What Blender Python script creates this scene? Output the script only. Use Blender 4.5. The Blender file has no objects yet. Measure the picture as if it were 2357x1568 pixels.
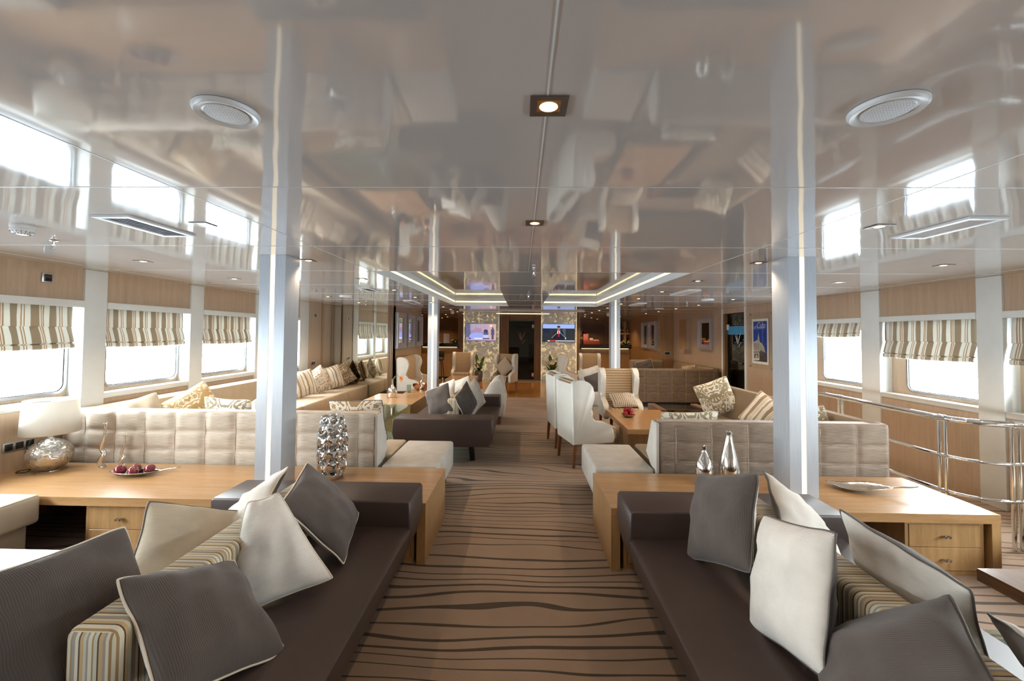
import bpy, bmesh, math, random
from mathutils import Vector, Matrix, noise
random.seed(7)
C = bpy.context.scene.collection
S = bpy.context.scene
PI = math.pi

# ---------------------------------------------------------------- camera, world, exposure
def cam_axes(pitch, yaw, roll):
    f = Vector((-math.sin(yaw), math.cos(yaw), 0)); r = Vector((math.cos(yaw), math.sin(yaw), 0)); u = Vector((0, 0, 1))
    f2 = math.cos(pitch)*f + math.sin(pitch)*u; u2 = -math.sin(pitch)*f + math.cos(pitch)*u
    return math.cos(roll)*r + math.sin(roll)*u2, -math.sin(roll)*r + math.cos(roll)*u2, f2
cr, cu, cf = cam_axes(.0301961, .0228321, .0088013)
cd = bpy.data.cameras.new('camera'); cam = bpy.data.objects.new('camera', cd); C.objects.link(cam)
cd.sensor_width = 36; cd.lens = 36*980/2357; cd.shift_y = (738.544-784)/2357
cd.clip_start = .02; cd.clip_end = 200
m = Matrix((cr, cu, -cf)).transposed().to_4x4(); m.translation = Vector((0, 0, 1.6)); cam.matrix_world = m
S.camera = cam
S.view_settings.view_transform = 'Standard'; S.view_settings.look = 'None'
S.view_settings.gamma = 1; S.view_settings.use_curve_mapping = False
S.view_settings.exposure = 0.12
S.cycles.max_bounces = 9; S.cycles.diffuse_bounces = 5; S.cycles.glossy_bounces = 5; S.cycles.transparent_max_bounces = 10
S.cycles.sample_clamp_indirect = 6.0; S.cycles.caustics_reflective = False; S.cycles.caustics_refractive = False
S.cycles.use_denoising = True

w = bpy.data.worlds.new('world'); S.world = w; w.use_nodes = True
nt = w.node_tree; nt.nodes.clear()
wo = nt.nodes.new('ShaderNodeOutputWorld'); bg = nt.nodes.new('ShaderNodeBackground')
tc = nt.nodes.new('ShaderNodeTexCoord'); sx = nt.nodes.new('ShaderNodeSeparateXYZ'); rp = nt.nodes.new('ShaderNodeValToRGB')
nt.links.new(tc.outputs['Generated'], sx.inputs[0])
mr = nt.nodes.new('ShaderNodeMapRange'); mr.inputs[1].default_value = -1; mr.inputs[2].default_value = 1
nt.links.new(sx.outputs[2], mr.inputs[0]); nt.links.new(mr.outputs[0], rp.inputs[0])
rp.color_ramp.elements[0].position = .40; rp.color_ramp.elements[0].color = (.45, .55, .66, 1)
rp.color_ramp.elements[1].position = .53; rp.color_ramp.elements[1].color = (.93, .97, 1, 1)
nt.links.new(rp.outputs[0], bg.inputs[0]); bg.inputs[1].default_value = 48.0
nt.links.new(bg.outputs[0], wo.inputs[0])

def area(name, loc, rot, sx_, sy_, power=0, portal=False, color=(1, 1, 1)):
    l = bpy.data.lights.new(name, 'AREA'); l.shape = 'RECTANGLE'; l.size = sx_; l.size_y = sy_; l.energy = power; l.color = color
    l.cycles.is_portal = portal
    o = bpy.data.objects.new(name, l); C.objects.link(o); o.location = loc; o.rotation_euler = rot
    return o
DOWNLIGHT_W = 14.0
# ---------------------------------------------------------------- helpers
def new_bm(): return bmesh.new()
def fin(name, bm, m_, parent=None, smooth=35, loc=None):
    me = bpy.data.meshes.new(name)
    bmesh.ops.recalc_face_normals(bm, faces=bm.faces[:])
    bm.to_mesh(me); bm.free()
    for mm in (m_ if isinstance(m_, (list, tuple)) else [m_]): me.materials.append(mm)
    if smooth:
        me.shade_smooth(); me.set_sharp_from_angle(angle=math.radians(smooth))
    o = bpy.data.objects.new(name, me); C.objects.link(o)
    if parent: o.parent = parent
    if loc: o.location = loc
    return o
def tag(o, label, cat, group=None, kind=None):
    o['label'] = label; o['category'] = cat
    if group: o['group'] = group
    if kind: o['kind'] = kind
    return o
def thing(name, label, cat, loc=(0, 0, 0), rz=0, group=None):
    o = bpy.data.objects.new(name, None); C.objects.link(o); o.location = loc; o.rotation_euler = (0, 0, rz)
    o.empty_display_size = .1
    return tag(o, label, cat, group)
def struct(name, bm, m_, parent=None, smooth=None, kindtop=True):
    o = fin(name, bm, m_, parent, smooth)
    if not parent: o['kind'] = 'structure'
    return o
def box(bm, x0, x1, y0, y1, z0, z1, mi=0, r=0, seg=2):
    v = [bm.verts.new(p) for p in ((x0,y0,z0),(x1,y0,z0),(x1,y1,z0),(x0,y1,z0),(x0,y0,z1),(x1,y0,z1),(x1,y1,z1),(x0,y1,z1))]
    fs = [bm.faces.new([v[i] for i in q]) for q in ((3,2,1,0),(4,5,6,7),(0,1,5,4),(1,2,6,5),(2,3,7,6),(3,0,4,7))]
    for f in fs: f.material_index = mi
    if r:
        es = list({e for f in fs for e in f.edges})
        res = bmesh.ops.bevel(bm, geom=es, offset=r, segments=seg, profile=.5, affect='EDGES')
        for f in res['faces']: f.material_index = mi
    return bm
def prism(bm, pts, axis, a, b, mi=0, r=0, seg=2):
    """extrude the closed 2D outline pts along axis from a to b. axis x: pts=(y,z); y: (x,z); z: (x,y)"""
    def P(p, t):
        return (t, p[0], p[1]) if axis == 'x' else (p[0], t, p[1]) if axis == 'y' else (p[0], p[1], t)
    A = [bm.verts.new(P(p, a)) for p in pts]; B = [bm.verts.new(P(p, b)) for p in pts]
    f1 = bm.faces.new(A); f2 = bm.faces.new(B[::-1]); fs = [f1, f2]
    n = len(pts)
    for i in range(n): fs.append(bm.faces.new((A[i], A[(i+1) % n], B[(i+1) % n], B[i])))
    for f in fs: f.material_index = mi
    if r:
        es = list(f1.edges)+list(f2.edges)
        res = bmesh.ops.bevel(bm, geom=es, offset=r, segments=seg, profile=.5, affect='EDGES')
        for f in res['faces']: f.material_index = mi
    return bm
def lathe(bm, prof, cx=0, cy=0, n=24, mi=0, sx_=1, sy_=1):
    rings = []
    for (r, z) in prof:
        if r < 1e-5: rings.append([bm.verts.new((cx, cy, z))])
        else: rings.append([bm.verts.new((cx+r*sx_*math.cos(2*PI*k/n), cy+r*sy_*math.sin(2*PI*k/n), z)) for k in range(n)])
    for a, b in zip(rings, rings[1:]):
        for k in range(n):
            q = []
            if len(a) == 1 and len(b) == 1: continue
            if len(a) == 1: q = [a[0], b[(k+1) % n], b[k]]
            elif len(b) == 1: q = [a[k], a[(k+1) % n], b[0]]
            else: q = [a[k], a[(k+1) % n], b[(k+1) % n], b[k]]
            f = bm.faces.new(q); f.material_index = mi
    return bm
def tube(bm, pts, r, n=10, mi=0, caps=True, closed=False):
    pts = [Vector(p) for p in pts]; N = len(pts)
    rr = r if isinstance(r, (list, tuple)) else [r]*N
    rings = []; up = None
    for i, p in enumerate(pts):
        if closed: t = pts[(i+1) % N]-pts[i-1]
        else: t = (pts[min(i+1, N-1)]-pts[max(i-1, 0)])
        t.normalize()
        if up is None: up = t.orthogonal().normalized()
        up = (up - t*up.dot(t))
        up = up.normalized() if up.length > 1e-6 else t.orthogonal().normalized()
        sd = t.cross(up)
        rings.append([bm.verts.new(p+up*rr[i]*math.cos(2*PI*k/n)+sd*rr[i]*math.sin(2*PI*k/n)) for k in range(n)])
    rng = range(N) if closed else range(N-1)
    for i in rng:
        a, b = rings[i], rings[(i+1) % N]
        for k in range(n):
            f = bm.faces.new((a[k], a[(k+1) % n], b[(k+1) % n], b[k])); f.material_index = mi
    if caps and not closed:
        bm.faces.new(rings[0]).material_index = mi; bm.faces.new(rings[-1]).material_index = mi
    return bm
def quad(bm, ps, mi=0):
    f = bm.faces.new([bm.verts.new(p) for p in ps]); f.material_index = mi; return f
def smooth_path(pts, n=8, closed=False):
    P = [Vector(p) for p in pts]; out = []; N = len(P)
    for i in range(N if closed else N-1):
        if closed: p0, p1, p2, p3 = P[i-1], P[i], P[(i+1) % N], P[(i+2) % N]
        else: p0, p1, p2, p3 = P[max(i-1, 0)], P[i], P[i+1], P[min(i+2, N-1)]
        for k in range(n):
            t = k/n
            out.append(.5*((2*p1)+(-p0+p2)*t+(2*p0-5*p1+4*p2-p3)*t*t+(-p0+3*p1-3*p2+p3)*t**3))
    if not closed: out.append(P[-1])
    return out
def dup(root, loc=None, rz=None, label=None, group=None):
    r = root.copy(); C.objects.link(r)
    if loc is not None: r.location = loc
    if rz is not None: r.rotation_euler = (0, 0, rz)
    if label: r['label'] = label
    if group: r['group'] = group
    for ch in list(root.children):
        c = ch.copy(); C.objects.link(c); c.parent = r
        for g in list(ch.children):
            d = g.copy(); C.objects.link(d); d.parent = c
    return r

# ---------------------------------------------------------------- materials
MATS = {}
class MT:
    def __init__(s, name):
        s.m = bpy.data.materials.new(name); s.m.use_nodes = True; s.nt = s.m.node_tree
        s.b = s.nt.nodes['Principled BSDF']; s.out = s.nt.nodes['Material Output']; MATS[name] = s.m
    def n(s, t, **k):
        x = s.nt.nodes.new(t)
        for a, v in k.items(): setattr(x, a, v)
        return x
    def l(s, a, b): s.nt.links.new(a, b)
    def math(s, op, a, b=None, c=None):
        x = s.n('ShaderNodeMath', operation=op)
        for i, v in enumerate((a, b, c)):
            if v is None: continue
            if isinstance(v, (int, float)): x.inputs[i].default_value = v
            else: s.l(v, x.inputs[i])
        return x.outputs[0]
    def coord(s, scale=(1, 1, 1), kind='Object', rot=(0, 0, 0)):
        t = s.n('ShaderNodeTexCoord'); mp = s.n('ShaderNodeMapping'); mp.inputs['Scale'].default_value = scale; mp.inputs['Rotation'].default_value = rot
        s.l(t.outputs[kind], mp.inputs[0]); return mp.outputs[0]
    def xyz(s, v):
        x = s.n('ShaderNodeSeparateXYZ'); s.l(v, x.inputs[0]); return x.outputs
    def noise(s, v, scale=5, detail=3, rough=.5, dist=0):
        x = s.n('ShaderNodeTexNoise'); s.l(v, x.inputs['Vector'])
        x.inputs['Scale'].default_value = scale; x.inputs['Detail'].default_value = detail; x.inputs['Roughness'].default_value = rough; x.inputs['Distortion'].default_value = dist
        return x.outputs['Fac']
    def ramp(s, fac, stops, const=False):
        x = s.n('ShaderNodeValToRGB'); r = x.color_ramp
        if const: r.interpolation = 'CONSTANT'
        while len(r.elements) < len(stops): r.elements.new(.5)
        for e, (p, c) in zip(r.elements, stops): e.position = p; e.color = (*c, 1)
        s.l(fac, x.inputs[0]); return x.outputs[0]
    def mix(s, f, a, b):
        x = s.n('ShaderNodeMix', data_type='RGBA')
        for i, v in ((0, f), (6, a), (7, b)):
            if isinstance(v, (int, float)): x.inputs[i].default_value = v
            elif isinstance(v, tuple): x.inputs[i].default_value = (*v, 1)
            else: s.l(v, x.inputs[i])
        return x.outputs[2]
    def bump(s, h, strength=.2, dist=.005):
        x = s.n('ShaderNodeBump'); x.inputs['Strength'].default_value = strength; x.inputs['Distance'].default_value = dist
        s.l(h, x.inputs['Height']); s.l(x.outputs[0], s.b.inputs['Normal']); return x
    def set(s, color=None, rough=None, metal=None, **k):
        if color is not None:
            if isinstance(color, tuple): s.b.inputs['Base Color'].default_value = (*color, 1)
            else: s.l(color, s.b.inputs['Base Color'])
        if rough is not None:
            if isinstance(rough, (int, float)): s.b.inputs['Roughness'].default_value = rough
            else: s.l(rough, s.b.inputs['Roughness'])
        if metal is not None: s.b.inputs['Metallic'].default_value = metal
        for a, v in k.items(): s.b.inputs[a.replace('_', ' ')].default_value = v
        return s.m
def plain(name, c, rough=.5, metal=0, nz=.06, **k):
    t = MT(name); v = t.coord(); f = t.noise(v, 9, 3)
    d = tuple(x*(1-nz) for x in c); e = tuple(min(1, x*(1+nz)) for x in c)
    t.set(t.ramp(f, [(.3, d), (.7, e)]), rough, metal, **k); return t.m
def emis(name, c, st):
    t = MT(name); t.set((0, 0, 0), .5); t.b.inputs['Emission Color'].default_value = (*c, 1); t.b.inputs['Emission Strength'].default_value = st; return t.m
def wood(name, dark, light, axis='x', rough=.3, fine=1.0, coat=.15, contrast=1.0):
    t = MT(name)
    sc = {'x': (.6, 9, 9), 'y': (9, .6, 9), 'z': (9, 9, .5)}[axis]
    v = t.coord(sc); f = t.noise(v, 3*fine, 5, .6, .6)
    v2 = t.coord(tuple(a*8 for a in sc)); f2 = t.noise(v2, 4*fine, 3, .6)
    g = t.math('ADD', t.math('MULTIPLY', f, .6), t.math('MULTIPLY', f2, .4))
    w_ = .16/contrast
    t.set(t.ramp(g, [(.5-w_, dark), (.5+w_, light)]), rough)
    t.b.inputs['Coat Weight'].default_value = coat; t.b.inputs['Coat Roughness'].default_value = .12
    t.bump(f2, .08, .002); return t.m
M_oak = wood('oak_top', (.34, .185, .075), (.52, .31, .14), 'x', .30, 1.0, .35)
M_oakz = wood('oak_side', (.32, .185, .075), (.50, .30, .13), 'z', .35)
M_oakd = wood('dark_oak', (.13, .065, .03), (.24, .125, .06), 'y', .28, 1, .4)
M_wall = wood('pale_wall_veneer', (.385, .275, .185), (.505, .375, .265), 'z', .32, .8, .25, .8)
M_wallb = wood('golden_wall_veneer', (.25, .15, .07), (.40, .26, .135), 'z', .3, .8, .25, .7)
M_bar = wood('bar_veneer', (.12, .060, .025), (.20, .11, .045), 'z', .35, .8, .2, .7)
M_pil = wood('ribbed_timber', (.15, .08, .035), (.27, .155, .07), 'z', .35)
M_legw = wood('chair_leg_wood', (.16, .07, .035), (.26, .12, .06), 'z', .35)
M_cream = plain('cream_leather', (.66, .64, .58), .42, nz=.03)
M_bench = plain('beige_leather', (.52, .47, .38), .38, nz=.03)
M_brown = plain('brown_leather', (.047, .029, .024), .42, nz=.06)
M_seam = plain('piping_cream', (.62, .54, .43), .6)
M_seamd = plain('piping_dark', (.10, .09, .08), .6)
M_white = plain('white_paint', (.70, .72, .70), .35, nz=.02)
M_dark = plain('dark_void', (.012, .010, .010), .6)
M_black = plain('black_gloss', (.012, .012, .014), .12)
M_blackm = plain('black_metal', (.02, .02, .02), .4)
M_chrome = MT('chrome').set((.82, .83, .84), .06, 1.0)
M_silver = plain('polished_silver', (.80, .78, .74), .12, 1.0, .05)
M_steel = plain('brushed_steel', (.60, .62, .64), .3, 1.0, .04)
M_knob = plain('knob_steel', (.7, .7, .7), .15, 1.0)
M_plastic = plain('white_plastic', (.72, .72, .70), .35, nz=.02)
def m_column():
    t = MT('satin_aluminium'); v = t.coord((60, 60, .8)); f = t.noise(v, 6, 3)
    t.set(t.ramp(f, [(.35, (.47, .51, .56)), (.65, (.56, .60, .65))]), .36, .35); return t.m
M_col = m_column()
def m_ceiling():
    t = MT('gloss_ceiling'); v = t.coord((1.2, .35, 1)); f = t.noise(v, 2.2, 2, .5)
    v3 = t.coord((9, .7, 1)); f3 = t.noise(v3, 1.0, 1, .5)
    h = t.math('ADD', t.math('MULTIPLY', f, 1.0), t.math('MULTIPLY', f3, .035))
    t.set((.58, .545, .51), .05)
    t.b.inputs['IOR'].default_value = 1.98; t.b.inputs['Specular IOR Level'].default_value = .5
    t.bump(h, .24, .009); return t.m
M_ceil = m_ceiling()
def m_carpet():
    t = MT('wavy_stripe_carpet'); v = t.coord((1, 1, 1)); x, y, z = t.xyz(v)
    a = t.noise(t.coord((.55, 1.6, 1)), 1.0, 1.5, .4)
    b = t.noise(t.coord((.9, 5, 1)), 1.0, 1, .4)
    yy = t.math('ADD', t.math('ADD', y, t.math('MULTIPLY', a, .55)), t.math('MULTIPLY', b, .10))
    vo = t.n('ShaderNodeTexVoronoi', voronoi_dimensions='1D', feature='DISTANCE_TO_EDGE'); vo.inputs['Scale'].default_value = 1; vo.inputs['Randomness'].default_value = .85
    t.l(t.math('MULTIPLY', yy, 10.5), vo.inputs['W'])
    vc = t.n('ShaderNodeTexVoronoi', voronoi_dimensions='1D'); vc.inputs['Scale'].default_value = 1; t.l(t.math('MULTIPLY', yy, 5.2), vc.inputs['W'])
    cx = t.xyz(vc.outputs['Color'])[0]
    th = t.math('ADD', .045, t.math('MULTIPLY', cx, .095))
    ln = t.math('LESS_THAN', vo.outputs['Distance'], th)
    pile = t.noise(v, 260, 2); pat = t.noise(v, 2.2, 3)
    base = t.ramp(t.math('ADD', t.math('MULTIPLY', pile, .6), t.math('MULTIPLY', pat, .4)), [(.35, (.262, .178, .122)), (.65, (.375, .268, .190))])
    line = t.ramp(pile, [(.3, (.045, .028, .015)), (.7, (.08, .052, .03))])
    t.set(t.mix(ln, base, line), .95)
    t.b.inputs['Sheen Weight'].default_value = .15
    t.bump(pile, .5, .004); return t.m
M_carpet = m_carpet()
def stripes(name, axis, period, cols, rough=.75, rib=True):
    """cols = [(position, colour)] over one period"""
    t = MT(name); v = t.coord(); c = t.xyz(v)['xyz'.index(axis)]
    fr = t.math('FRACT', t.math('DIVIDE', t.math('ADD', c, 20.0), period))
    t.set(t.ramp(fr, cols, True), rough)
    if rib:
        wv = t.noise(v, 320, 2); t.bump(wv, .25, .003)
    return t.m
BR = (.085, .04, .03); TN = (.47, .33, .16); CRM = (.62, .58, .44); GR = (.30, .27, .25); OC = (.33, .21, .095); SG = (.50, .50, .40)
bcols = [(0, CRM), (.07, OC), (.10, SG), (.17, BR), (.20, TN), (.28, GR), (.33, CRM), (.38, OC), (.42, CRM), (.50, BR), (.53, TN), (.60, SG), (.66, OC), (.69, GR), (.75, CRM), (.81, BR), (.84, TN), (.91, SG), (.96, GR)]
M_boly = stripes('bolster_stripes', 'y', .16, bcols)
M_bolx = stripes('bolster_end_stripes', 'x', .16, bcols)
lc = (.42, .30, .18); lcd = (.10, .055, .03); lcl = (.50, .38, .24)
ccols = [(0, lcd), (.16, lc), (.42, lcl), (.60, lc), (.66, (.25, .16, .09)), (.70, lc)]
M_chz = stripes('chair_back_stripes', 'z', .042, ccols)
M_chy = stripes('chair_seat_stripes', 'y', .06, [(0, lcd), (.10, lc), (.3, (.56, .46, .33)), (.5, lc), (.62, (.20, .13, .08)), (.68, lc), (.85, (.30, .22, .15))])
# roman blind
bl1 = (.80, .80, .74); bl2 = (.36, .29, .20); bl3 = (.45, .30, .17)
M_blind = stripes('roman_blind_stripes', 'y', .30, [(0, bl1), (.14, bl2), (.32, bl1), (.40, bl3), (.43, bl1), (.47, bl3), (.50, bl1), (.64, bl2), (.86, bl1), (.90, bl3), (.93, bl1), (.96, bl3)], .8)
M_blind.node_tree.nodes['Principled BSDF'].inputs['Transmission Weight'].default_value = 0
_n = M_blind.node_tree; _t = _n.nodes.new('ShaderNodeBsdfTranslucent'); _x = _n.nodes.new('ShaderNodeMixShader'); _x.inputs[0].default_value = .12
_n.links.new(_n.nodes['Principled BSDF'].inputs['Base Color'].links[0].from_socket, _t.inputs[0]); _n.links.new(_n.nodes['Principled BSDF'].outputs[0], _x.inputs[1]); _n.links.new(_t.outputs[0], _x.inputs[2]); _n.links.new(_x.outputs[0], _n.nodes['Material Output'].inputs[0])
# cushions
def rib(name, c, axis='y', per=.006):
    t = MT(name); v = t.coord(); k = t.xyz(v)['xy'.index(axis)]
    s_ = t.math('SINE', t.math('MULTIPLY', k, 2*PI/per)); f = t.noise(v, 7, 3)
    t.set(t.ramp(f, [(.3, tuple(x*.88 for x in c)), (.7, tuple(x*1.1 for x in c))]), .85)
    t.b.inputs['Sheen Weight'].default_value = .2
    t.bump(s_, .35, .0015); return t.m
M_cdark = rib('dark_ribbed_fabric', (.075, .058, .050), 'x')
M_clight = rib('light_ribbed_fabric', (.66, .63, .58), 'y')
M_cbeige = rib('beige_ribbed_fabric', (.56, .49, .38), 'y')
def damask(name, base, fig, sc=11, th=.045):
    t = MT(name); v = t.coord(); x, y, z = t.xyz(v)
    ax = t.math('ABSOLUTE', x); cv = t.n('ShaderNodeCombineXYZ'); t.l(ax, cv.inputs[0]); t.l(t.math('ABSOLUTE', y) if sc > 12 else y, cv.inputs[1])
    f = t.noise(cv.outputs[0], sc, .6, .4, 1.6)
    d = t.math('ABSOLUTE', t.math('SUBTRACT', t.math('FRACT', t.math('MULTIPLY', f, 4.0)), .5))
    k = t.math('LESS_THAN', d, th*3.2)
    t.set(t.mix(k, base, fig), .8); t.bump(t.noise(v, 300, 2), .2, .002); return t.m
M_dtan = damask('tan_scroll_fabric', (.60, .55, .46), (.27, .17, .08))
M_dbrown = damask('brown_scroll_fabric', (.20, .13, .07), (.60, .52, .38))
M_dolive = damask('olive_scroll_fabric', (.28, .24, .15), (.72, .70, .62), 10, .06)
M_dgreen = damask('ochre_scroll_fabric', (.42, .28, .12), (.74, .68, .55), 11)
M_cstr = stripes('striped_cushion', 'x', .16, [(0, (.68, .64, .56)), (.12, (.30, .21, .12)), (.34, (.68, .64, .56)), (.42, (.42, .32, .2)), (.46, (.68, .64, .56)), (.52, (.42, .32, .2)), (.56, (.68, .64, .56)), (.70, (.35, .26, .16)), (.84, (.68, .64, .56))])
M_cpin = stripes('pinstripe_cushion', 'x', .03, [(0, (.12, .08, .06)), (.25, (.45, .36, .27)), (.7, (.62, .55, .45))])
def chenille(name, a, b):
    t = MT(name); v = t.coord((3, 3, 60)); f = t.noise(v, 3, 4, .6); g = t.noise(t.coord(), 3, 2)
    t.set(t.ramp(t.math('ADD', t.math('MULTIPLY', f, .75), t.math('MULTIPLY', g, .25)), [(.38, a), (.62, b)]), .7)
    t.b.inputs['Sheen Weight'].default_value = .25; t.b.inputs['Sheen Roughness'].default_value = .4
    t.bump(f, .2, .003); return t.m
M_tl = chenille('pale_chenille', (.40, .335, .26), (.60, .53, .44))
M_tr = chenille('taupe_chenille', (.175, .132, .098), (.31, .245, .185))
M_tb = chenille('brown_chenille', (.10, .062, .035), (.19, .125, .07))
M_sofa = plain('sand_upholstery', (.44, .36, .26), .7, nz=.05)
M_sofar = plain('taupe_upholstery', (.19, .138, .085), .6, nz=.05)
M_otto = plain('pale_velvet', (.50, .47, .42), .6, nz=.08)
def m_glass(name, tint, refl=.06, rough=.0):
    t = MT(name); tr = t.n('ShaderNodeBsdfTransparent'); tr.inputs[0].default_value = (*tint, 1)
    gl = t.n('ShaderNodeBsdfGlossy'); gl.inputs['Roughness'].default_value = rough; gl.inputs[0].default_value = (.95, 1, .98, 1)
    fr = t.n('ShaderNodeLayerWeight'); mx = t.n('ShaderNodeMixShader')
    t.l(t.math('ADD', t.math('MULTIPLY', t.math('POWER', fr.outputs['Facing'], 5.0), .9 if refl > .03 else .2), refl*.6), mx.inputs[0]); t.l(tr.outputs[0], mx.inputs[1]); t.l(gl.outputs[0], mx.inputs[2]); t.l(mx.outputs[0], t.out.inputs[0]); return t.m
M_glass = m_glass('window_glass', (.97, .99, .99)); M_tglass = m_glass('table_glass', (.80, .88, .85)); M_smoke = m_glass('smoked_glass', (.10, .095, .08))
M_mirror = MT('mirror_glass').set((.80, .82, .76), .01, 1.0)
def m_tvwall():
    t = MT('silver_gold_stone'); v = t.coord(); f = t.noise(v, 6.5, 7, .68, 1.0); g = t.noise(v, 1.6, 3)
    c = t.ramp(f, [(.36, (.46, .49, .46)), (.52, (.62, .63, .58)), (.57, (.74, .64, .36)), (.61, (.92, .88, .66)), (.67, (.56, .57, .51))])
    t.set(c, .3, .1); t.l(t.ramp(f, [(.30, (.10, .11, .10)), (.54, (.14, .14, .12)), (.58, (.8, .62, .26)), (.61, (1, .86, .52)), (.66, (.12, .12, .10))]), t.b.inputs['Emission Color']); t.b.inputs['Emission Strength'].default_value = .55; return t.m  # emission painted into the veins stands in for light behind the stone
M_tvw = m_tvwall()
def m_floorwood():
    t = MT('amber_timber_floor'); v = t.coord((.8, 10, 1)); f = t.noise(v, 3, 4, .6)
    t.set(t.ramp(f, [(.35, (.30, .135, .035)), (.65, (.47, .23, .07))]), .16); return t.m
M_fw = m_floorwood()
M_marble = plain('pale_marble', (.50, .42, .36), .08, nz=.10)
M_led = emis('warm_led', (1, .86, .62), 1.5)
M_leds = emis('cove_led', (1, .80, .42), 2.2)
M_lampglow = emis('downlight_glow', (1, .66, .30), 7.0)

# ---------------------------------------------------------------- room shell
CZ = 2.19; XL = -4.23; XR = 4.5; Y0 = -3.0; YE = 17.2; YW = 14.8
bm = new_bm(); box(bm, -4.6, 4.8, Y0, 10.75, -.1, 0); struct('floor', bm, M_carpet)
bm = new_bm(); box(bm, -4.6, 4.8, 10.75, 13.95, -.1, 0); struct('floor_timber', bm, M_fw)
bm = new_bm(); box(bm, -4.6, 4.8, 13.95, YE, -.1, 0); struct('floor_marble', bm, M_marble)
# ceiling with two recesses
RX = [(-1.44, -.29), (.41, 1.60)]; RY = (4.05, 9.1); RT = 2.36
bm = new_bm()
xs = [-4.6, -1.44, -.29, .41, 1.60, 4.8]
box(bm, xs[0], xs[5], Y0, RY[0], CZ, CZ+.3); box(bm, xs[0], xs[5], RY[1], YE, CZ, CZ+.3)
box(bm, xs[0], xs[1], RY[0], RY[1], CZ, CZ+.3); box(bm, xs[2], xs[3], RY[0], RY[1], CZ, CZ+.3); box(bm, xs[4], xs[5], RY[0], RY[1], CZ, CZ+.3)
for a, b in RX: box(bm, a, b, RY[0], RY[1], RT, RT+.1)
ceil = struct('ceiling', bm, M_ceil)
bm = new_bm()
for y in (.52, 1.70, 2.88, 4.05, 5.23, 6.41, 7.59, 8.77, 9.95, 11.1, 12.3):
    for (a, b) in ((XL, -1.45), (-.285, .405), (1.61, XR)) if 4.1 < y < 9.1 else ((XL, XR),):
        box(bm, a, b, y-.002, y+.002, CZ-.0015, CZ+.001)
for x in (-1.44, .06, 1.60):
    box(bm, x-.002, x+.002, Y0, 4.05 if x != .06 else 4.05, CZ-.0015, CZ+.001)
for x in (-4.0, 4.27): box(bm, x-.003, x+.003, Y0, 9.4, CZ-.0015, CZ+.001)
fin('joint_strip', bm, M_white, ceil, None)
for k, (a, b) in enumerate(RX):
    out = a if k == 0 else b; s_ = 1 if k == 0 else -1
    t = thing('ceiling_recess_light', ('left' if k == 0 else 'right')+' ceiling recess edge with white lip and warm light strip', 'ceiling light', (0, 0, 0), 0, 'cove lights in the ceiling recesses')
    bm = new_bm(); e = .014
    # side and far fascia: lower lip, upper lip
    for z0, z1 in ((CZ-.004, 2.262), (2.292, RT)):
        box(bm, min(out, out+s_*e), max(out, out+s_*e), RY[0]+.001, RY[1], z0, z1)
        box(bm, a+.001, b-.001, RY[1]-e, RY[1]-.001, z0, z1)
    fin('fascia', bm, M_white, t, None)
    bm = new_bm()
    box(bm, min(out, out+s_*.004), max(out, out+s_*.004), RY[0]+.02, RY[1]-.02, 2.262, 2.292)
    box(bm, a+.02, b-.02, RY[1]-.006, RY[1]-.002, 2.262, 2.292)
    fin('light_strip', bm, M_leds, t, None)
# dropped panel near bar
t = thing('dropped_ceiling_panel', 'flat ceiling panel with long glowing rectangular slot before the glass door', 'ceiling panel')
bm = new_bm(); box(bm, -1.60, 1.60, 10.85, 13.9, CZ-.03, CZ-.003); fin('panel', bm, M_ceil, t, None)
bm = new_bm(); box(bm, -.74, .80, 11.6, 12.45, CZ-.036, CZ-.031); fin('slot_frame', bm, M_white, t, None)
bm = new_bm(); box(bm, -.70, .76, 11.64, 11.95, CZ-.039, CZ-.0365); fin('light_strip', bm, M_leds, t, None)

# side walls. kinds of bays: list of (y0,y1,type)
def hole_panel(bm, x, y0, y1, z0, z1, hy0, hy1, hz0, hz1, r, th, n=6, mi=0):
    """panel in the YZ plane with a rounded hole, thickness th (+x)"""
    cs = [(hy1-r, hz1-r, 0), (hy0+r, hz1-r, PI/2), (hy0+r, hz0+r, PI), (hy1-r, hz0+r, 1.5*PI)]
    inner = []; outer = []
    oc = [(y1, z1), (y0, z1), (y0, z0), (y1, z0)]
    for (cy, cz, a0), o in zip(cs, oc):
        for k in range(n+1):
            a = a0+PI/2*k/n; inner.append((cy+r*math.cos(a), cz+r*math.sin(a)))
            outer.append(o)
    N = len(inner)
    for xx in (x, x+th):
        vi = [bm.verts.new((xx, p[0], p[1])) for p in inner]; vo_ = {}
        for i in range(N):
            j = (i+1) % N; a = outer[i]; b = outer[j]
            for q in (a, b):
                if q not in vo_: vo_[q] = bm.verts.new((xx, q[0], q[1]))
            f = [vo_[a]]+([vo_[b]] if a != b else [])+[vi[j], vi[i]]
            bm.faces.new(f).material_index = mi
    for i in range(N):
        j = (i+1) % N
        quad(bm, [(x, *inner[i]), (x, *inner[j]), (x+th, *inner[j]), (x+th, *inner[i])], mi)
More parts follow.
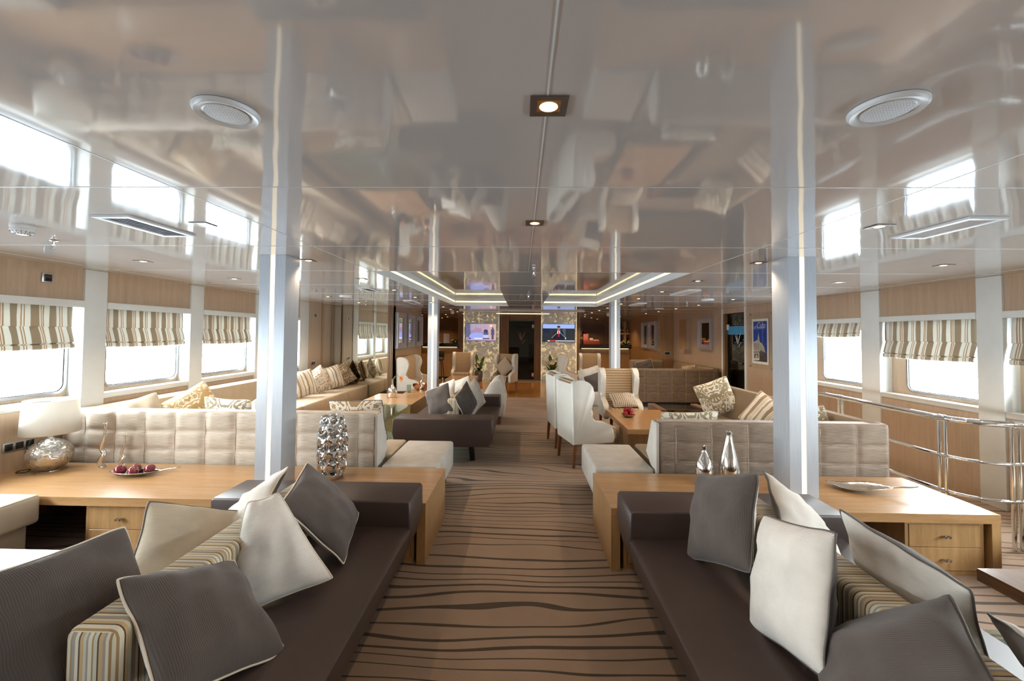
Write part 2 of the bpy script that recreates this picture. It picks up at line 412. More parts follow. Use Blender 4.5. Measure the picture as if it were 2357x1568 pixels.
def ring(bm, x, x1, hy0, hy1, hz0, hz1, r, w_, n=6):
    cs = [(hy1-r, hz1-r, 0), (hy0+r, hz1-r, PI/2), (hy0+r, hz0+r, PI), (hy1-r, hz0+r, 1.5*PI)]
    A = []; B = []
    for cy, cz, a0 in cs:
        for k in range(n+1):
            a = a0+PI/2*k/n; A.append((cy+r*math.cos(a), cz+r*math.sin(a))); B.append((cy+(r-w_)*math.cos(a), cz+(r-w_)*math.sin(a)))
    N = len(A)
    V = [[bm.verts.new((xx, *p)) for p in L] for xx, L in ((x, A), (x, B), (x1, B), (x1, A))]
    for q in range(4):
        for i in range(N):
            j = (i+1) % N; bm.faces.new((V[q][i], V[q][j], V[(q+1) % 4][j], V[(q+1) % 4][i]))
wn = [0]
def window_bay(side, y0, y1, zs, zh, hy0, hy1, blind_bottom):
    """opening between posts y0..y1; sill zs; head zh; hole hy0..hy1"""
    wn[0] += 1; X = XL if side < 0 else XR; sg = side
    xo = X+sg*.13
    root = bpy.data.objects.new('window_%d' % wn[0], None); C.objects.link(root); root['kind'] = 'structure'
    bm = new_bm(); hole_panel(bm, min(xo, xo+sg*.03), y0-.1, y1+.1, zs-.2, zh+.2, hy0, hy1, zs+.035, zh+.12, .09, .03); fin('reveal_panel', bm, M_wall, root, None)
    bm = new_bm(); ring(bm, xo-sg*.012, xo+sg*.03, hy0-.004, hy1+.004, zs+.031, zh+.124, .094, .022); fin('window_frame', bm, M_steel, root)
    bm = new_bm(); ring(bm, xo+sg*.0, xo+sg*.02, hy0+.017, hy1-.017, zs+.052, zh+.103, .075, .008); fin('gasket', bm, M_blackm, root)
    bm = new_bm(); box(bm, min(xo+sg*.012, xo+sg*.016), max(xo+sg*.012, xo+sg*.016), hy0-.002, hy1+.002, zs+.04, zh+.11); fin('window_glass', bm, M_glass, root, None)
    bm = new_bm(); box(bm, min(X-sg*.012, xo), max(X-sg*.012, xo), y0, y1, zs-.055, zs, 0, .004); fin('window_sill', bm, M_white, root)
    bm = new_bm(); box(bm, min(X-sg*.03, xo), max(X-sg*.03, xo), y0, y1, zh-.015, zh+.05, 0, .004); fin('head_rail', bm, M_white, root)
    bm = new_bm(); box(bm, min(xo-sg*.03, xo), max(xo-sg*.03, xo), (hy1 if side < 0 else hy0)+(.03 if side < 0 else -.08), (hy1 if side < 0 else hy0)+(.08 if side < 0 else -.03), zs+.19, zs+.28, 0, .006); fin('latch', bm, M_plastic, root)
    # blind
    xb = X+sg*.035
    ny = 30; prof = [(zh-.01, 0), (zh-.12, .004), (blind_bottom+.20, .008), (blind_bottom+.195, -.004), (blind_bottom+.12, .018), (blind_bottom+.06, .034), (blind_bottom+.045, .012), (blind_bottom+.04, .036), (blind_bottom+.012, .04), (blind_bottom, .028)]
    bm = new_bm(); rows = []
    b0, b1 = (y0+.04, y1-.03) if side > 0 else (y0+.02, y1-.06)
    for (z, d) in prof:
        row = []
        for i in range(ny+1):
            y = b0+(b1-b0)*i/ny
            wob = .004*math.sin(y*31+z*9)+.003*math.sin(y*57); sag = (.012*math.sin(PI*i/ny) if z < blind_bottom+.07 else 0)
            row.append(bm.verts.new((xb-sg*(d+wob*(1 if d > 0 else 0)), y, z-sag)))
        rows.append(row)
    for a, b in zip(rows, rows[1:]):
        for i in range(ny): bm.faces.new((a[i], a[i+1], b[i+1], b[i]))
    o = fin('roman_blind', bm, M_blind, None, 60)
    md = o.modifiers.new('solid', 'SOLIDIFY'); md.thickness = .004
    area('portal', (xo+sg*.05, (hy0+hy1)/2, (zs+blind_bottom)/2+.02), (0, PI/2 if sg > 0 else -PI/2, 0), blind_bottom-zs, hy1-hy0, 1, True)
    return o
posts_l = [(-2.60, -2.38), (-1.28, -1.06), (.04, .26), (1.36, 1.58), (2.68, 2.90), (4.0, 4.225), (5.32, 5.54), (6.65, 6.87), (8.0, 8.33)]
posts_r = [(-2.72, -2.48), (-1.36, -1.12), (0., .24), (1.36, 1.59), (2.71, 2.95), (4.07, 4.30), (5.44, 5.73), (6.85, 7.1)]
bl = []
zsl, zhl, zsr, zhr = .965, 1.83, .915, 1.80
def wall_strip(bm, X, sg, y0, y1, z0, z1, th=.13): box(bm, min(X, X+sg*th), max(X, X+sg*th), y0, y1, z0, z1)
wl = bpy.data.objects.new('wall_left', None); C.objects.link(wl); wl['kind'] = 'structure'
wr = bpy.data.objects.new('wall_right', None); C.objects.link(wr); wr['kind'] = 'structure'
for side, posts, zs, zh, W_, X in ((-1, posts_l, zsl, zhl, wl, XL), (1, posts_r, zsr, zhr, wr, XR)):
    bm = new_bm()
    for (a, b), (c, d) in zip(posts, posts[1:]):
        wall_strip(bm, X, side, b, c, 0, zs-.055); wall_strip(bm, X, side, b, c, zh+.05, CZ)
    wall_strip(bm, X, side, Y0, posts[0][0], 0, CZ)
    fin('veneer_panel', bm, M_wall, W_, None)
    for (a, b) in posts:
        bm = new_bm(); box(bm, min(X-side*.02, X+side*.16), max(X-side*.02, X+side*.16), a, b, 0, CZ-.001, 0, .006); fin('wall_post', bm, M_white, W_)
lab_l = {4: 'striped roman blind on left wall window above the silver table lamp, cut by photo edge', 5: 'striped roman blind on left wall above the pale tufted sofa, second window in view', 6: 'striped roman blind on left wall just left of the near aluminium column', 7: 'striped roman blind on left wall, farthest one, behind the near aluminium column'}
for i, ((a, b), (c, d)) in enumerate(zip(posts_l, posts_l[1:])):
    o = window_bay(-1, b, c, zsl, zhl, b+.13, c-.01, 1.43)
    tag(o, lab_l.get(i, '%s striped roman blind on the left wall counted from the near end, out of view' % ['first', 'second', 'third', 'fourth', 'x', 'x', 'x', 'x'][i]), 'blind', 'striped roman blinds')
for i, ((a, b), (c, d)) in enumerate(zip(posts_r, posts_r[1:])):
    bb = {6: 1.60}.get(i, 1.355)
    o = window_bay(1, b, c, zsr, zhr, b+.04, c-.21, bb)
    L = {4: 'striped roman blind at right photo edge above the bottle of reed sticks', 5: 'large striped roman blind lowered on right wall above the bend of the railing', 6: 'short striped roman blind on right wall beside the near right column'}
    tag(o, L.get(i, '%s striped roman blind on the right wall counted from the near end, out of view' % ['first', 'second', 'third', 'fourth', 'x', 'x', 'x', 'x'][i]), 'blind', 'striped roman blinds')
# left wall beyond windows
bm = new_bm(); wall_strip(bm, XL, -1, 8.33, 9.5, 0, CZ); fin('veneer_panel', bm, M_wall, wl, None)
bm = new_bm(); box(bm, XL, XL+.02, 8.90, 8.98, 0, CZ-.001); box(bm, XL, XL+.02, 9.36, 9.44, 0, CZ-.001); fin('timber_batten', bm, M_wallb, wl, None)
# mirror wall (faces the camera)
bm = new_bm(); box(bm, -4.4, -2.86, 9.46, 9.6, 0, CZ); struct('wall_mirror_backing', bm, M_wallb)
bm = new_bm(); box(bm, XL, -2.98, 9.445, 9.459, .02, CZ-.002)
tag(fin('wall_mirror', bm, M_mirror, None, None), 'large wall mirror at the far end of the long left sofa', 'mirror')
bm = new_bm()
for q in range(5): box(bm, -2.98+.024*q, -2.962+.024*q, 9.425-.006*(q % 2), 9.46, 0, CZ-.001)
struct('trim_1', bm, M_pil)
bm = new_bm(); box(bm, -2.96, -2.86, 9.46, 12.1, 0, CZ); struct('wall_left_inner', bm, M_wallb)
bm = new_bm(); box(bm, -4.4, -2.9, 12.1, 12.2, 0, CZ); struct('wall_left_return', bm, M_bar)
# right wall beyond windows: poster, door, framed mirror wall
bm = new_bm(); wall_strip(bm, XR, 1, 7.1, 8.62, 0, CZ); wall_strip(bm, XR, 1, 9.55, 12.7, 0, CZ); wall_strip(bm, XR, 1, 8.62, 9.55, 2.08, CZ); fin('veneer_panel', bm, M_wall, wr, None)
bm = new_bm(); box(bm, XR-.02, XR+.13, 8.62, 8.68, 0, CZ-.001); box(bm, XR-.02, XR+.13, 9.60, 9.66, 0, CZ-.001); struct('trim_2', bm, M_white)
bm = new_bm(); box(bm, 4.10, 4.8, 12.7, 12.8, 0, CZ); struct('wall_right_return', bm, M_wallb)
bm = new_bm(); box(bm, 4.10, 4.2, 12.8, YE, 0, CZ); struct('wall_right_inner', bm, M_wallb)
bm = new_bm(); box(bm, -4.6, 4.8, Y0-.1, Y0, 0, CZ); struct('wall_near', bm, M_wall)
bm = new_bm(); box(bm, -4.6, 4.8, YE, YE+.1, 0, CZ); struct('wall_far', bm, M_bar)
bm = new_bm(); box(bm, -4.1, -4.0, 12.2, YE, 0, CZ); struct('wall_left_bar', bm, M_bar)
# TV walls + pilasters + door plane
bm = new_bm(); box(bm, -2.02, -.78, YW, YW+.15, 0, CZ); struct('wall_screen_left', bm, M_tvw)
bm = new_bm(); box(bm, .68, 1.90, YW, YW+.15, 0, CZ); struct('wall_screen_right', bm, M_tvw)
for k, (a, b) in enumerate(((-.78, -.44), (.44, .68), (-2.2, -2.02), (1.90, 2.02))):
    bm = new_bm(); n = max(2, int((b-a)/.055))
    for q in range(n):
        x0 = a+(b-a)*q/n; x1 = a+(b-a)*(q+1)/n
        box(bm, x0, x1-.006, YW-.06-.02*(q % 2), YW+.12, 0, CZ-.001)
    struct('trim_%d' % (k+3), bm, M_pil)
bm = new_bm(); box(bm, -.44, .44, YW+.02, YW+.1, 2.08, CZ); struct('trim_7', bm, M_pil)
# glass door in the far wall
d = bpy.data.objects.new('door_1', None); C.objects.link(d); d['kind'] = 'structure'
bm = new_bm(); box(bm, -.43, .43, YW+.04, YW+.05, .02, 2.08); fin('door_glass', bm, M_smoke, d, None)
bm = new_bm(); box(bm, .36, .43, YW+.03, YW+.06, 1.80, 1.92); box(bm, .36, .43, YW+.03, YW+.06, .12, .24); fin('hinge', bm, M_plastic, d, None)
def leafmark(name, place, parent, m_, s_=1.0):
    """leaf emblem drawn with tapering blades; place(u,v)->world"""
    bm = new_bm()
    blades = [((-.03, .02), (-.07, .20), (-.17, .34)), ((-.015, .0), (-.03, .20), (-.07, .40)), ((.0, .0), (.06, .20), (.15, .42)), ((-.06, -.10), (.08, -.10), (.12, .03)), ((.07, -.02), (.13, .05), (.25, .05))]
    for a, b, c in blades:
        L = []; R_ = []
        for i in range(9):
            t_ = i/8; x = (1-t_)**2*a[0]+2*t_*(1-t_)*b[0]+t_*t_*c[0]; y = (1-t_)**2*a[1]+2*t_*(1-t_)*b[1]+t_*t_*c[1]
            w_ = .022*math.sin(PI*min(1, t_*.93+.07))
            L.append((x-w_, y)); R_.append((x+w_, y))
        for i in range(8): quad(bm, [place(*[q*s_ for q in p]) for p in (L[i], L[i+1], R_[i+1], R_[i])])
    return fin(name, bm, m_, parent, None)
M_emb = plain('etched_emblem', (.60, .58, .50), .5)
leafmark('emblem', lambda u, v: (u, YW+.035, 1.35+v), d, plain('etched_emblem_dim', (.16, .12, .08), .6), .9)
bm = new_bm(); box(bm, -.44, .44, YW+1.2, YW+1.25, 0, 2.1); struct('wall_beyond_door', bm, plain('dim_corridor', (.10, .065, .025), .5))
# glass door in the right wall
d = bpy.data.objects.new('door_2', None); C.objects.link(d); d['kind'] = 'structure'
bm = new_bm(); box(bm, XR+.05, XR+.06, 8.70, 9.52, .02, 2.07); fin('door_glass', bm, M_smoke, d, None)
bm = new_bm(); box(bm, XR-.01, XR+.06, 9.52, 9.60, 0, 2.08); fin('door_jamb', bm, M_pil, d, None)
bm = new_bm(); box(bm, XR+.03, XR+.07, 9.44, 9.54, 1.72, 1.84); fin('hinge', bm, M_plastic, d, None)
bm = new_bm(); tube(bm, [(XR+.01, 8.82, 1.02), (XR+.01, 8.95, 1.02)], .012); fin('door_handle', bm, M_chrome, d)
leafmark('emblem', lambda u, v: (XR+.04, 9.05-u*1.3, 1.42+v), d, M_emb, .62)
bm = new_bm(); box(bm, XR+.045, XR+.048, 8.72, 9.5, 1.62, 1.80); fin('reflected_band', bm, plain('blue_reflection_tint', (.05, .30, .55), .3), d, None)  # solid blue band painted in as a reflection on the door glass
bm = new_bm(); box(bm, 5.5, 5.6, 8.0, 10.4, 0, 2.3); box(bm, 4.6, 5.6, 8.0, 8.05, 0, 2.3); box(bm, 4.6, 5.6, 10.35, 10.4, 0, 2.3); box(bm, 4.6, 5.6, 8.0, 10.4, -.1, 0); box(bm, 4.6, 5.6, 8.0, 10.4, 2.3, 2.4); struct('wall_stair_lobby', bm, plain('dark_lobby', (.05, .06, .075), .5))

# ---------------------------------------------------------------- ceiling fittings
grid = []
for y in (1.084, 2.25): grid.append((.065, y))
grid = [g for g in grid if g[1] < 2.5]
for y in (2.30, 3.46, 4.64, 5.82, 6.98, 8.2, 9.5, 10.5, 11.6, 12.8): grid.append((-1.765, y)); grid.append((1.905, y))
for y in (2.33, 3.54, 4.69, 5.85, 7.0, 8.35): grid.append((-3.23, y)); grid.append((3.44, y))
for y in (9.6, 10.8, 11.9): grid.append((3.45, y))
for p in ((2.5, 15.3), (3.5, 15.5), (-2.7, 15.4), (-3.4, 15.6), (2.9, 16.4), (-3.1, 16.5), (2.1, 14.2), (3.2, 13.9), (-3.3, 14.0), (-2.4, 13.4), (-1.1, 13.6), (1.1, 13.6)): grid.append(p)
first = None
def near_name(x, y):
    col = {-3.23: 'outer left row', -1.765: 'row over the left columns', .065: 'centre line', 1.905: 'row over the right columns', 3.44: 'outer right row', 3.45: 'outer right row'}.get(x)
    return col
spot = bpy.data.lights.new('downlight_lamp', 'SPOT'); spot.energy = DOWNLIGHT_W; spot.color = (1, .72, .46); spot.spot_size = math.radians(125); spot.spot_blend = .7; spot.shadow_soft_size = .03
spotf = spot.copy(); spotf.name = 'far_downlight_lamp'; spotf.energy = 34
spotb = bpy.data.lights.new('bar_downlight_lamp', 'SPOT'); spotb.energy = 40; spotb.color = (1, .60, .28); spotb.spot_size = math.radians(120); spotb.spot_blend = .7; spotb.shadow_soft_size = .03
def downlight():
    t = thing('ceiling_downlight', 'x', 'ceiling light')
    bm = new_bm(); h = .048; q = .030
    for (a, b, c, e) in ((-h, h, -h, -q), (-h, h, q, h), (-h, -q, -q, q), (q, h, -q, q)): box(bm, a, b, c, e, -.003, 0)
    fin('frame', bm, plain('downlight_bronze', (.16, .13, .11), .3, .6), t, None)
    bm = new_bm(); lathe(bm, [(.0, -.0050), (.015, -.0046), (.024, -.0022)], 0, .002, 16); fin('lamp', bm, M_lampglow, t, None)
    bm = new_bm(); box(bm, -q, q, -q, q, -.0018, -.0012); fin('reflector', bm, plain('gold_reflector', (.75, .48, .18), .25, 1.0), t, None)
    return t
proto = downlight(); used = False
dl_count = {}
BARN = {(-3.4, 15.6): 'first', (-3.1, 16.5): 'second', (-2.7, 15.4): 'third', (2.5, 15.3): 'first', (2.9, 16.4): 'second', (3.5, 15.5): 'third', (-3.3, 14.0): 'first', (-2.4, 13.4): 'second', (-1.1, 13.6): 'third', (1.1, 13.6): 'fourth', (2.1, 14.2): 'fifth', (3.2, 13.9): 'sixth'}
ORD = ['first', 'second', 'third', 'fourth', 'fifth', 'sixth', 'seventh', 'eighth', 'ninth', 'tenth', 'eleventh', 'twelfth', 'thirteenth']
for (x, y) in grid:
    if not used: o = proto; used = True
    else: o = dup(proto)
    o.location = (x, y, CZ-.0012 if not (abs(x) < 1.6 and y > 10.8) else CZ-.0312)
    row = near_name(x, y)
    if row:
        dl_count[row] = dl_count.get(row, 0)+(1 if y >= 1 else 0)
        if y < 1: lb = 'square bronze downlight in the ceiling behind the viewpoint'
        elif (x, y) == (.065, 1.084): lb = 'large square bronze downlight nearest the camera on the ceiling centre seam'
        elif (x, y) == (.065, 2.25): lb = 'small square downlight farther along the ceiling centre seam'
        else: lb = '%s square downlight from the camera in the %s' % (ORD[dl_count[row]-1], row)
        gp = 'downlights, '+row
    elif y > 14.8: lb = '%s small downlight counted from the left over the %s bar counter' % (BARN[(x, y)], 'left' if x < 0 else 'right'); gp = 'downlights over the bars'
    else: lb = '%s small downlight from the left in the line before the gold wall panels' % BARN[(x, y)]; gp = 'downlights before the bars'
    o['label'] = lb; o['group'] = gp
    L_ = spotb if y > 13.2 else spotf if y > 4.2 else spot
    lo = bpy.data.objects.new('downlight_light', L_); C.objects.link(lo); lo.location = (x, y, CZ-.04)
def disc(name, x, y, r, label, cat='speaker'):
    t = thing(name, label, cat, (x, y, CZ-.001), 0, 'round ceiling speakers')
    bm = new_bm(); lathe(bm, [(r, 0), (r, -.006), (r*.93, -.013), (r*.80, -.009), (r*.70, -.007), (r*.66, -.010)], n=48); fin('rim', bm, M_plastic, t, 60)
    bm = new_bm(); lathe(bm, [(r*.66, -.010), (0, -.011)], n=40); g = MT('speaker_grille') if 'speaker_grille' not in MATS else None
    if g:
        v = g.n('ShaderNodeTexVoronoi'); g.l(g.coord((130, 130, 1)), v.inputs['Vector']); v.inputs['Scale'].default_value = 1; v.inputs['Randomness'].default_value = .1
        g.set(g.ramp(v.outputs['Distance'], [(.22, (.22, .22, .21)), (.34, (.66, .66, .64))]), .4)
    fin('grille', bm, MATS['speaker_grille'], t, None)
disc('ceiling_speaker', -.795, 1.107, .079, 'round white ceiling speaker left of the centre seam, nearest the camera')
disc('ceiling_speaker', .935, 1.10, .083, 'round white ceiling speaker right of the centre seam, nearest the camera')
disc('ceiling_speaker', -2.89, 6.91, .10, 'small round white ceiling speaker above the long left sofa')
disc('ceiling_speaker', 3.07, 7.10, .10, 'round white ceiling speaker above the far right tufted sofa')
disc('ceiling_speaker', 3.11, 9.68, .10, 'farther round white ceiling speaker in front of the framed mirrors')
def vent(x0, x1, y0, y1, label):
    t = thing('ceiling_vent', label, 'air vent', ((x0+x1)/2, (y0+y1)/2, CZ-.001), 0, 'slotted ceiling air vents')
    a = (x1-x0)/2; b = (y1-y0)/2; e = .028; bm = new_bm()
    for q in ((-a, a, -b, -b+e), (-a, a, b-e, b), (-a, -a+e, -b+e, b-e), (a-e, a, -b+e, b-e)): box(bm, *q, -.012, 0)
    fin('frame', bm, M_plastic, t, None)
    bm = new_bm(); box(bm, -a+e, a-e, -b+e, b-e, -.002, -.001); fin('backing', bm, plain('vent_dark', (.10, .13, .15), .5), t, None)
    bm = new_bm(); n = 5
    for k in range(n):
        xx = -a+e+(2*a-2*e)*(k+.5)/n; prism(bm, [(xx-.007, -.003), (xx-.005, -.003), (xx+.008, -.011), (xx+.006, -.011)], 'y', -b+e, b-e)
    fin('slat', bm, M_plastic, t, None)
vent(-2.21, -2.01, 2.11, 2.56, 'slotted white ceiling vent left, in front of the near left column')
vent(2.17, 2.36, 2.10, 2.54, 'slotted white ceiling vent right, above the right window')
vent(-2.18, -2.01, 5.55, 6.0, 'slotted white ceiling vent beyond the near left column')
vent(2.17, 2.34, 5.6, 6.3, 'slotted white ceiling vent beyond the right cove light')
vent(2.17, 2.34, 8.0, 8.7, 'slotted white ceiling vent before the framed mirrors at right')
vent(-2.18, -2.01, 7.75, 8.4, 'slotted white ceiling vent near the framed mirrors at left')
def smoke(x, y, label, s_=1):
    t = thing('smoke_detector', label, 'smoke detector', (x, y, CZ), 0, 'white smoke detectors')
    bm = new_bm(); lathe(bm, [(.05*s_, 0), (.052*s_, -.012), (.048*s_, -.02), (.050*s_, -.024), (.050*s_, -.034), (.040*s_, -.050), (.022*s_, -.056), (0, -.057)], n=28); fin('body', bm, M_plastic, t, 40)
    bm = new_bm()
    for k in range(16):
        a = 2*PI*k/16; p = Vector((math.cos(a), math.sin(a), 0))
        tube(bm, [p*.049*s_+Vector((0, 0, -.038)), p*.030*s_+Vector((0, 0, -.056))], .0022, 5)
    fin('slot', bm, plain('slot_grey', (.25, .25, .25), .5), t, None)
smoke(-2.83, 2.33, 'white smoke detector under the ceiling at the left photo edge')
smoke(-1.95, 11.9, 'white smoke detector before the left bar counter')
smoke(2.55, 12.6, 'white smoke detector before the right bar counter')
def sprink(x, y, label):
    t = thing('sprinkler', label, 'sprinkler', (x, y, CZ), 0, 'ceiling sprinklers')
    bm = new_bm(); lathe(bm, [(0, -.001), (.022, -.001), (.024, -.006), (.010, -.012), (.008, -.026), (.014, -.028), (.014, -.034), (.005, -.036)], n=18); fin('body', bm, M_chrome, t)
    bm = new_bm(); tube(bm, [(-.008, 0, -.034), (-.010, 0, -.048), (0, 0, -.055), (.010, 0, -.048), (.008, 0, -.034)], .0018, 6); lathe(bm, [(0, -.055), (.016, -.056), (.016, -.058), (0, -.058)], n=14); fin('deflector', bm, M_chrome, t)
sprink(-3.09, 2.72, 'chrome sprinkler at left next to the smoke detector')
sprink(.11, 4.0, 'chrome sprinkler in the middle of the ceiling seam before the recesses')
sprink(.10, 6.5, 'chrome sprinkler between the two ceiling recesses')
sprink(-3.1, 8.4, 'chrome sprinkler near the wall mirror'); sprink(3.13, 8.13, 'chrome sprinkler near the right cove light')

# ---------------------------------------------------------------- columns
def column(x0, x1, y0, z0, label, d_=.205):
    t = thing('aluminium_column', label, 'column', ((x0+x1)/2, y0, z0), 0, 'square columns with light strips')
    a = (x1-x0)/2; g = .019; bm = new_bm()
    prism(bm, [(-a, 0), (-g, 0), (-g, .02), (g, .02), (g, 0), (a, 0), (a, d_), (-a, d_)], 'z', 0, CZ-z0-.0005)
    fin('shaft', bm, M_col, t, None)
    bm = new_bm(); box(bm, -g+.001, g-.001, .004, .019, .002, CZ-z0-.001); fin('light_strip', bm, M_led, t, None)
    bm = new_bm()
    return t
HL = (-2.012, -1.808, 3.20, 3.41); HR = (1.972, 2.182, 3.19, 3.40)
column(-2.01, -1.81, 3.205, 0, 'near left square aluminium column with glowing strip, rising through the left worktop')
column(1.974, 2.18, 3.195, 0, 'near right square aluminium column with glowing strip, rising through the right worktop')
column(-1.88, -1.69, 8.50, 0, 'far left square aluminium column with glowing strip, beside the candlesticks')
column(1.87, 2.06, 8.95, 0, 'far right square aluminium column with glowing strip, behind the wing chairs')

# ---------------------------------------------------------------- worktops with drawers
def knob(parent, x, y, z):
    bm = new_bm(); v0 = [(.0, 0), (.004, 0), (.004, .010), (.009, .014), (.011, .020), (.009, .026), (0, .029)]
    for dx in (-.016, .012): 
        b2 = new_bm(); lathe(b2, v0, n=14)
        bmesh.ops.transform(b2, matrix=Matrix.Translation((x+dx*.0+dx, y, z)) @ Matrix.Rotation(PI/2, 4, 'X'), verts=b2.verts[:])
        me = bpy.data.meshes.new('tmp'); b2.to_mesh(me); b2.free(); bm.from_mesh(me); bpy.data.meshes.remove(me)
    return fin('knob', bm, M_knob, parent)
def drawer_unit(root, x0, x1, yf, yb, zt=.358):
    bm = new_bm()
    box(bm, x0, x0+.022, yf+.004, yb, 0.0, zt); box(bm, x1-.022, x1, yf+.004, yb, 0.0, zt); box(bm, x0+.022, x1-.022, yf+.004, yb, 0.0, .03); box(bm, x0+.022, x1-.022, yf+.004, yb, zt-.02, zt); box(bm, x0+.022, x1-.022, yf+.03, yb, .03, zt-.02)
    fin('drawer_case', bm, M_oakz, root, None)
    h = (zt-.05)/2
    for k in range(2):
        z0 = .032+k*h
        bm = new_bm(); box(bm, x0+.025, x1-.025, yf, yf+.02, z0+.002, z0+h-.002, 0, .0015, 1); dr = fin('drawer', bm, M_oakz, root)
        knob(dr, (x0+x1)/2, yf, z0+h*.5)
def worktop(name, label, X0, X1, y0, y1, hole, drawers, panels, zt=.42, grp='oak worktops with columns'):
    t = thing('oak_worktop', label, 'worktop', (0, 0, 0), 0, grp)
    bm = new_bm(); a, b, c, d_ = hole
    for q in ((X0, a, y0, y1), (b, X1, y0, y1), (a, b, y0, c), (a, b, d_, y1)): box(bm, q[0], q[1], q[2], q[3], zt-.06, zt)
    bmesh.ops.remove_doubles(bm, verts=bm.verts[:], dist=1e-5)
    fin('top', bm, M_oak, t, None)
    for (p, q) in panels:
        bm = new_bm(); box(bm, p, q, y0+.001, y1, 0, zt-.06, 0, .001, 1); fin('side_panel', bm, M_oakz, t)
    bm = new_bm(); box(bm, X0+.06, X1-.06, y1-.03, y1-.005, 0, zt-.06); fin('back_panel', bm, M_oakd, t, None)
    for (p, q) in drawers: drawer_unit(t, p, q, y0+.03, y1-.08)
    return t
worktop('', 'long low oak worktop on the left holding lamp, candlesticks and fruit dish', XL+.002, -.655, 2.97, 3.735, HL, [(-3.09, -2.57), (-1.24, -.74)], [(-.715, -.655), (XL+.002, XL+.06)])
worktop('', 'long low oak worktop on the right holding silver bottle vases and leaf tray', .618, 3.20, 2.945, 3.685, HR, [(2.60, 3.12), (.71, 1.2)], [(.618, .68), (3.14, 3.20)])
worktop('', 'distant low oak worktop at the foot of the far left column', -2.30, -.66, 8.30, 9.05, (-1.885, -1.685, 8.495, 8.71), [], [(-2.30, -2.24), (-.72, -.66)])

# ---------------------------------------------------------------- tufted sofas
def tuft(name, x0, x1, yf, z0, z1, sxs, szs, mat, parent, pipem, rr=.03, amp=.022, wide=.035, pr=.0026):
    nx = int((x1-x0)/.018); nz = int((z1-z0)/.016); bm = new_bm(); V = []
    def h(x, z):
        dx = min([abs(x-s_) for s_ in sxs]+[9]); dz = min([abs(z-s_) for s_ in szs]+[9])
        v = (1-math.exp(-(dx/wide)**2))*(1-.9*math.exp(-(dz/(wide*.6))**2))
        e = min(x-x0, x1-x, z1-z)
        e = max(0, min(1, e/rr)); e = math.sqrt(max(0, 1-(1-e)**2))
        return amp*(.15+v*.85)*1.0 - rr*.6*(1-e)
    for i in range(nx+1):
        x = x0+(x1-x0)*i/nx; row = []
        for j in range(nz+1):
            z = z0+(z1-z0)*j/nz
            wob = .004*noise.noise(Vector((x*7, z*9, 1)))
            row.append(bm.verts.new((x, yf-h(x, z)+wob, z)))
        V.append(row)
    for i in range(nx):
        for j in range(nz): bm.faces.new((V[i][j], V[i+1][j], V[i+1][j+1], V[i][j+1]))
    fin('tufted_front', bm, mat, parent, 80)
    bm = new_bm()
    for s_ in sxs:
        if x0+.02 < s_ < x1-.02:
            pts = []
            for q in range(17):
                z = z0+(z1-z0-.01)*q/16; dz = min(abs(z-k_) for k_ in szs)
                pts.append((s_+.006*math.exp(-(dz/.025)**2), yf-h(s_, z)-.001, z))
            tube(bm, pts, pr, 6)
    for s_ in szs:
        n = int((x1-x0)/.03); tube(bm, [(x0+(x1-x0)*q/n, yf-h(x0+(x1-x0)*q/n, s_)+.001, s_) for q in range(n+1)], pr*.7, 5)
    fin('seam_piping', bm, pipem, parent, 60)
def back_body(x0, x1, yf, z0, z1, mat, parent, prof=None):
    p = prof or [(yf+.0, z0), (yf+.0, z1-.03), (yf+.025, z1), (yf+.13, z1), (yf+.155, z1-.03), (yf+.30, .46), (yf+.30, z0)]
    bm = new_bm(); prism(bm, p, 'x', x0, x1, 0, .006); fin('back_rest', bm, mat, parent)
def seatblock(root, x0, x1, y0, y1, z0, z1, mat, name='seat', r=.03):
    bm = new_bm(); box(bm, x0, x1, y0, y1, z0, z1, 0, r, 3); return fin(name, bm, mat, root)
# left: long L sofa
t = thing('corner_sofa', 'long sand corner sofa along the left windows with pale tufted back towards the oak worktop', 'sofa', (0, 0, 0), 0, 'corner sofas with tufted backs')
back_body(-4.12, -1.30, 3.80, .02, .872, M_tl, t)
tuft('', -4.115, -1.31, 3.80, .02, .868, [-1.455-.277*k for k in range(10)], [.70, .535, .37, .2], M_tl, t, plain('copper_piping', (.36, .25, .17), .6), pr=.0022)
bm = new_bm(); prism(bm, [(3.79, .05), (3.79, .86), (3.93, .86), (4.10, .50), (3.90, .40), (3.86, .05)], 'x', -1.30, -1.275, 0, .008); fin('back_end_panel', bm, M_otto, t)
seatblock(t, -3.38, -1.25, 4.12, 4.70, .14, .43, M_sofa); seatblock(t, -1.245, -.735, 3.80, 4.70, .14, .42, M_otto, 'seat')
bm = new_bm(); prism(bm, [(-1.245, 3.80), (-1.245, 3.81), (-1.245, 4.1), (-1.24, 4.1), (-1.24, 3.8)], 'z', .14, .415); bm.free()
for y0, y1 in ((3.84, 5.2), (5.205, 6.65), (6.655, 8.33), (8.335, 9.44)):
    seatblock(t, -4.05, -3.40, y0, y1, .14, .44, M_sofa)
bm = new_bm(); prism(bm, [(XL+.024, .1), (XL+.024, .84), (XL+.04, .858), (XL+.12, .855), (XL+.15, .83), (XL+.20, .44), (XL+.20, .1)], 'y', 3.84, 9.44, 0, .006); fin('wall_back_rest', bm, M_sofa, t)
bm = new_bm(); box(bm, XL+.05, -3.46, 3.9, 9.43, 0, .135); box(bm, -3.46, -.80, 3.95, 4.62, 0, .135); fin('plinth', bm, M_dark, t, None)
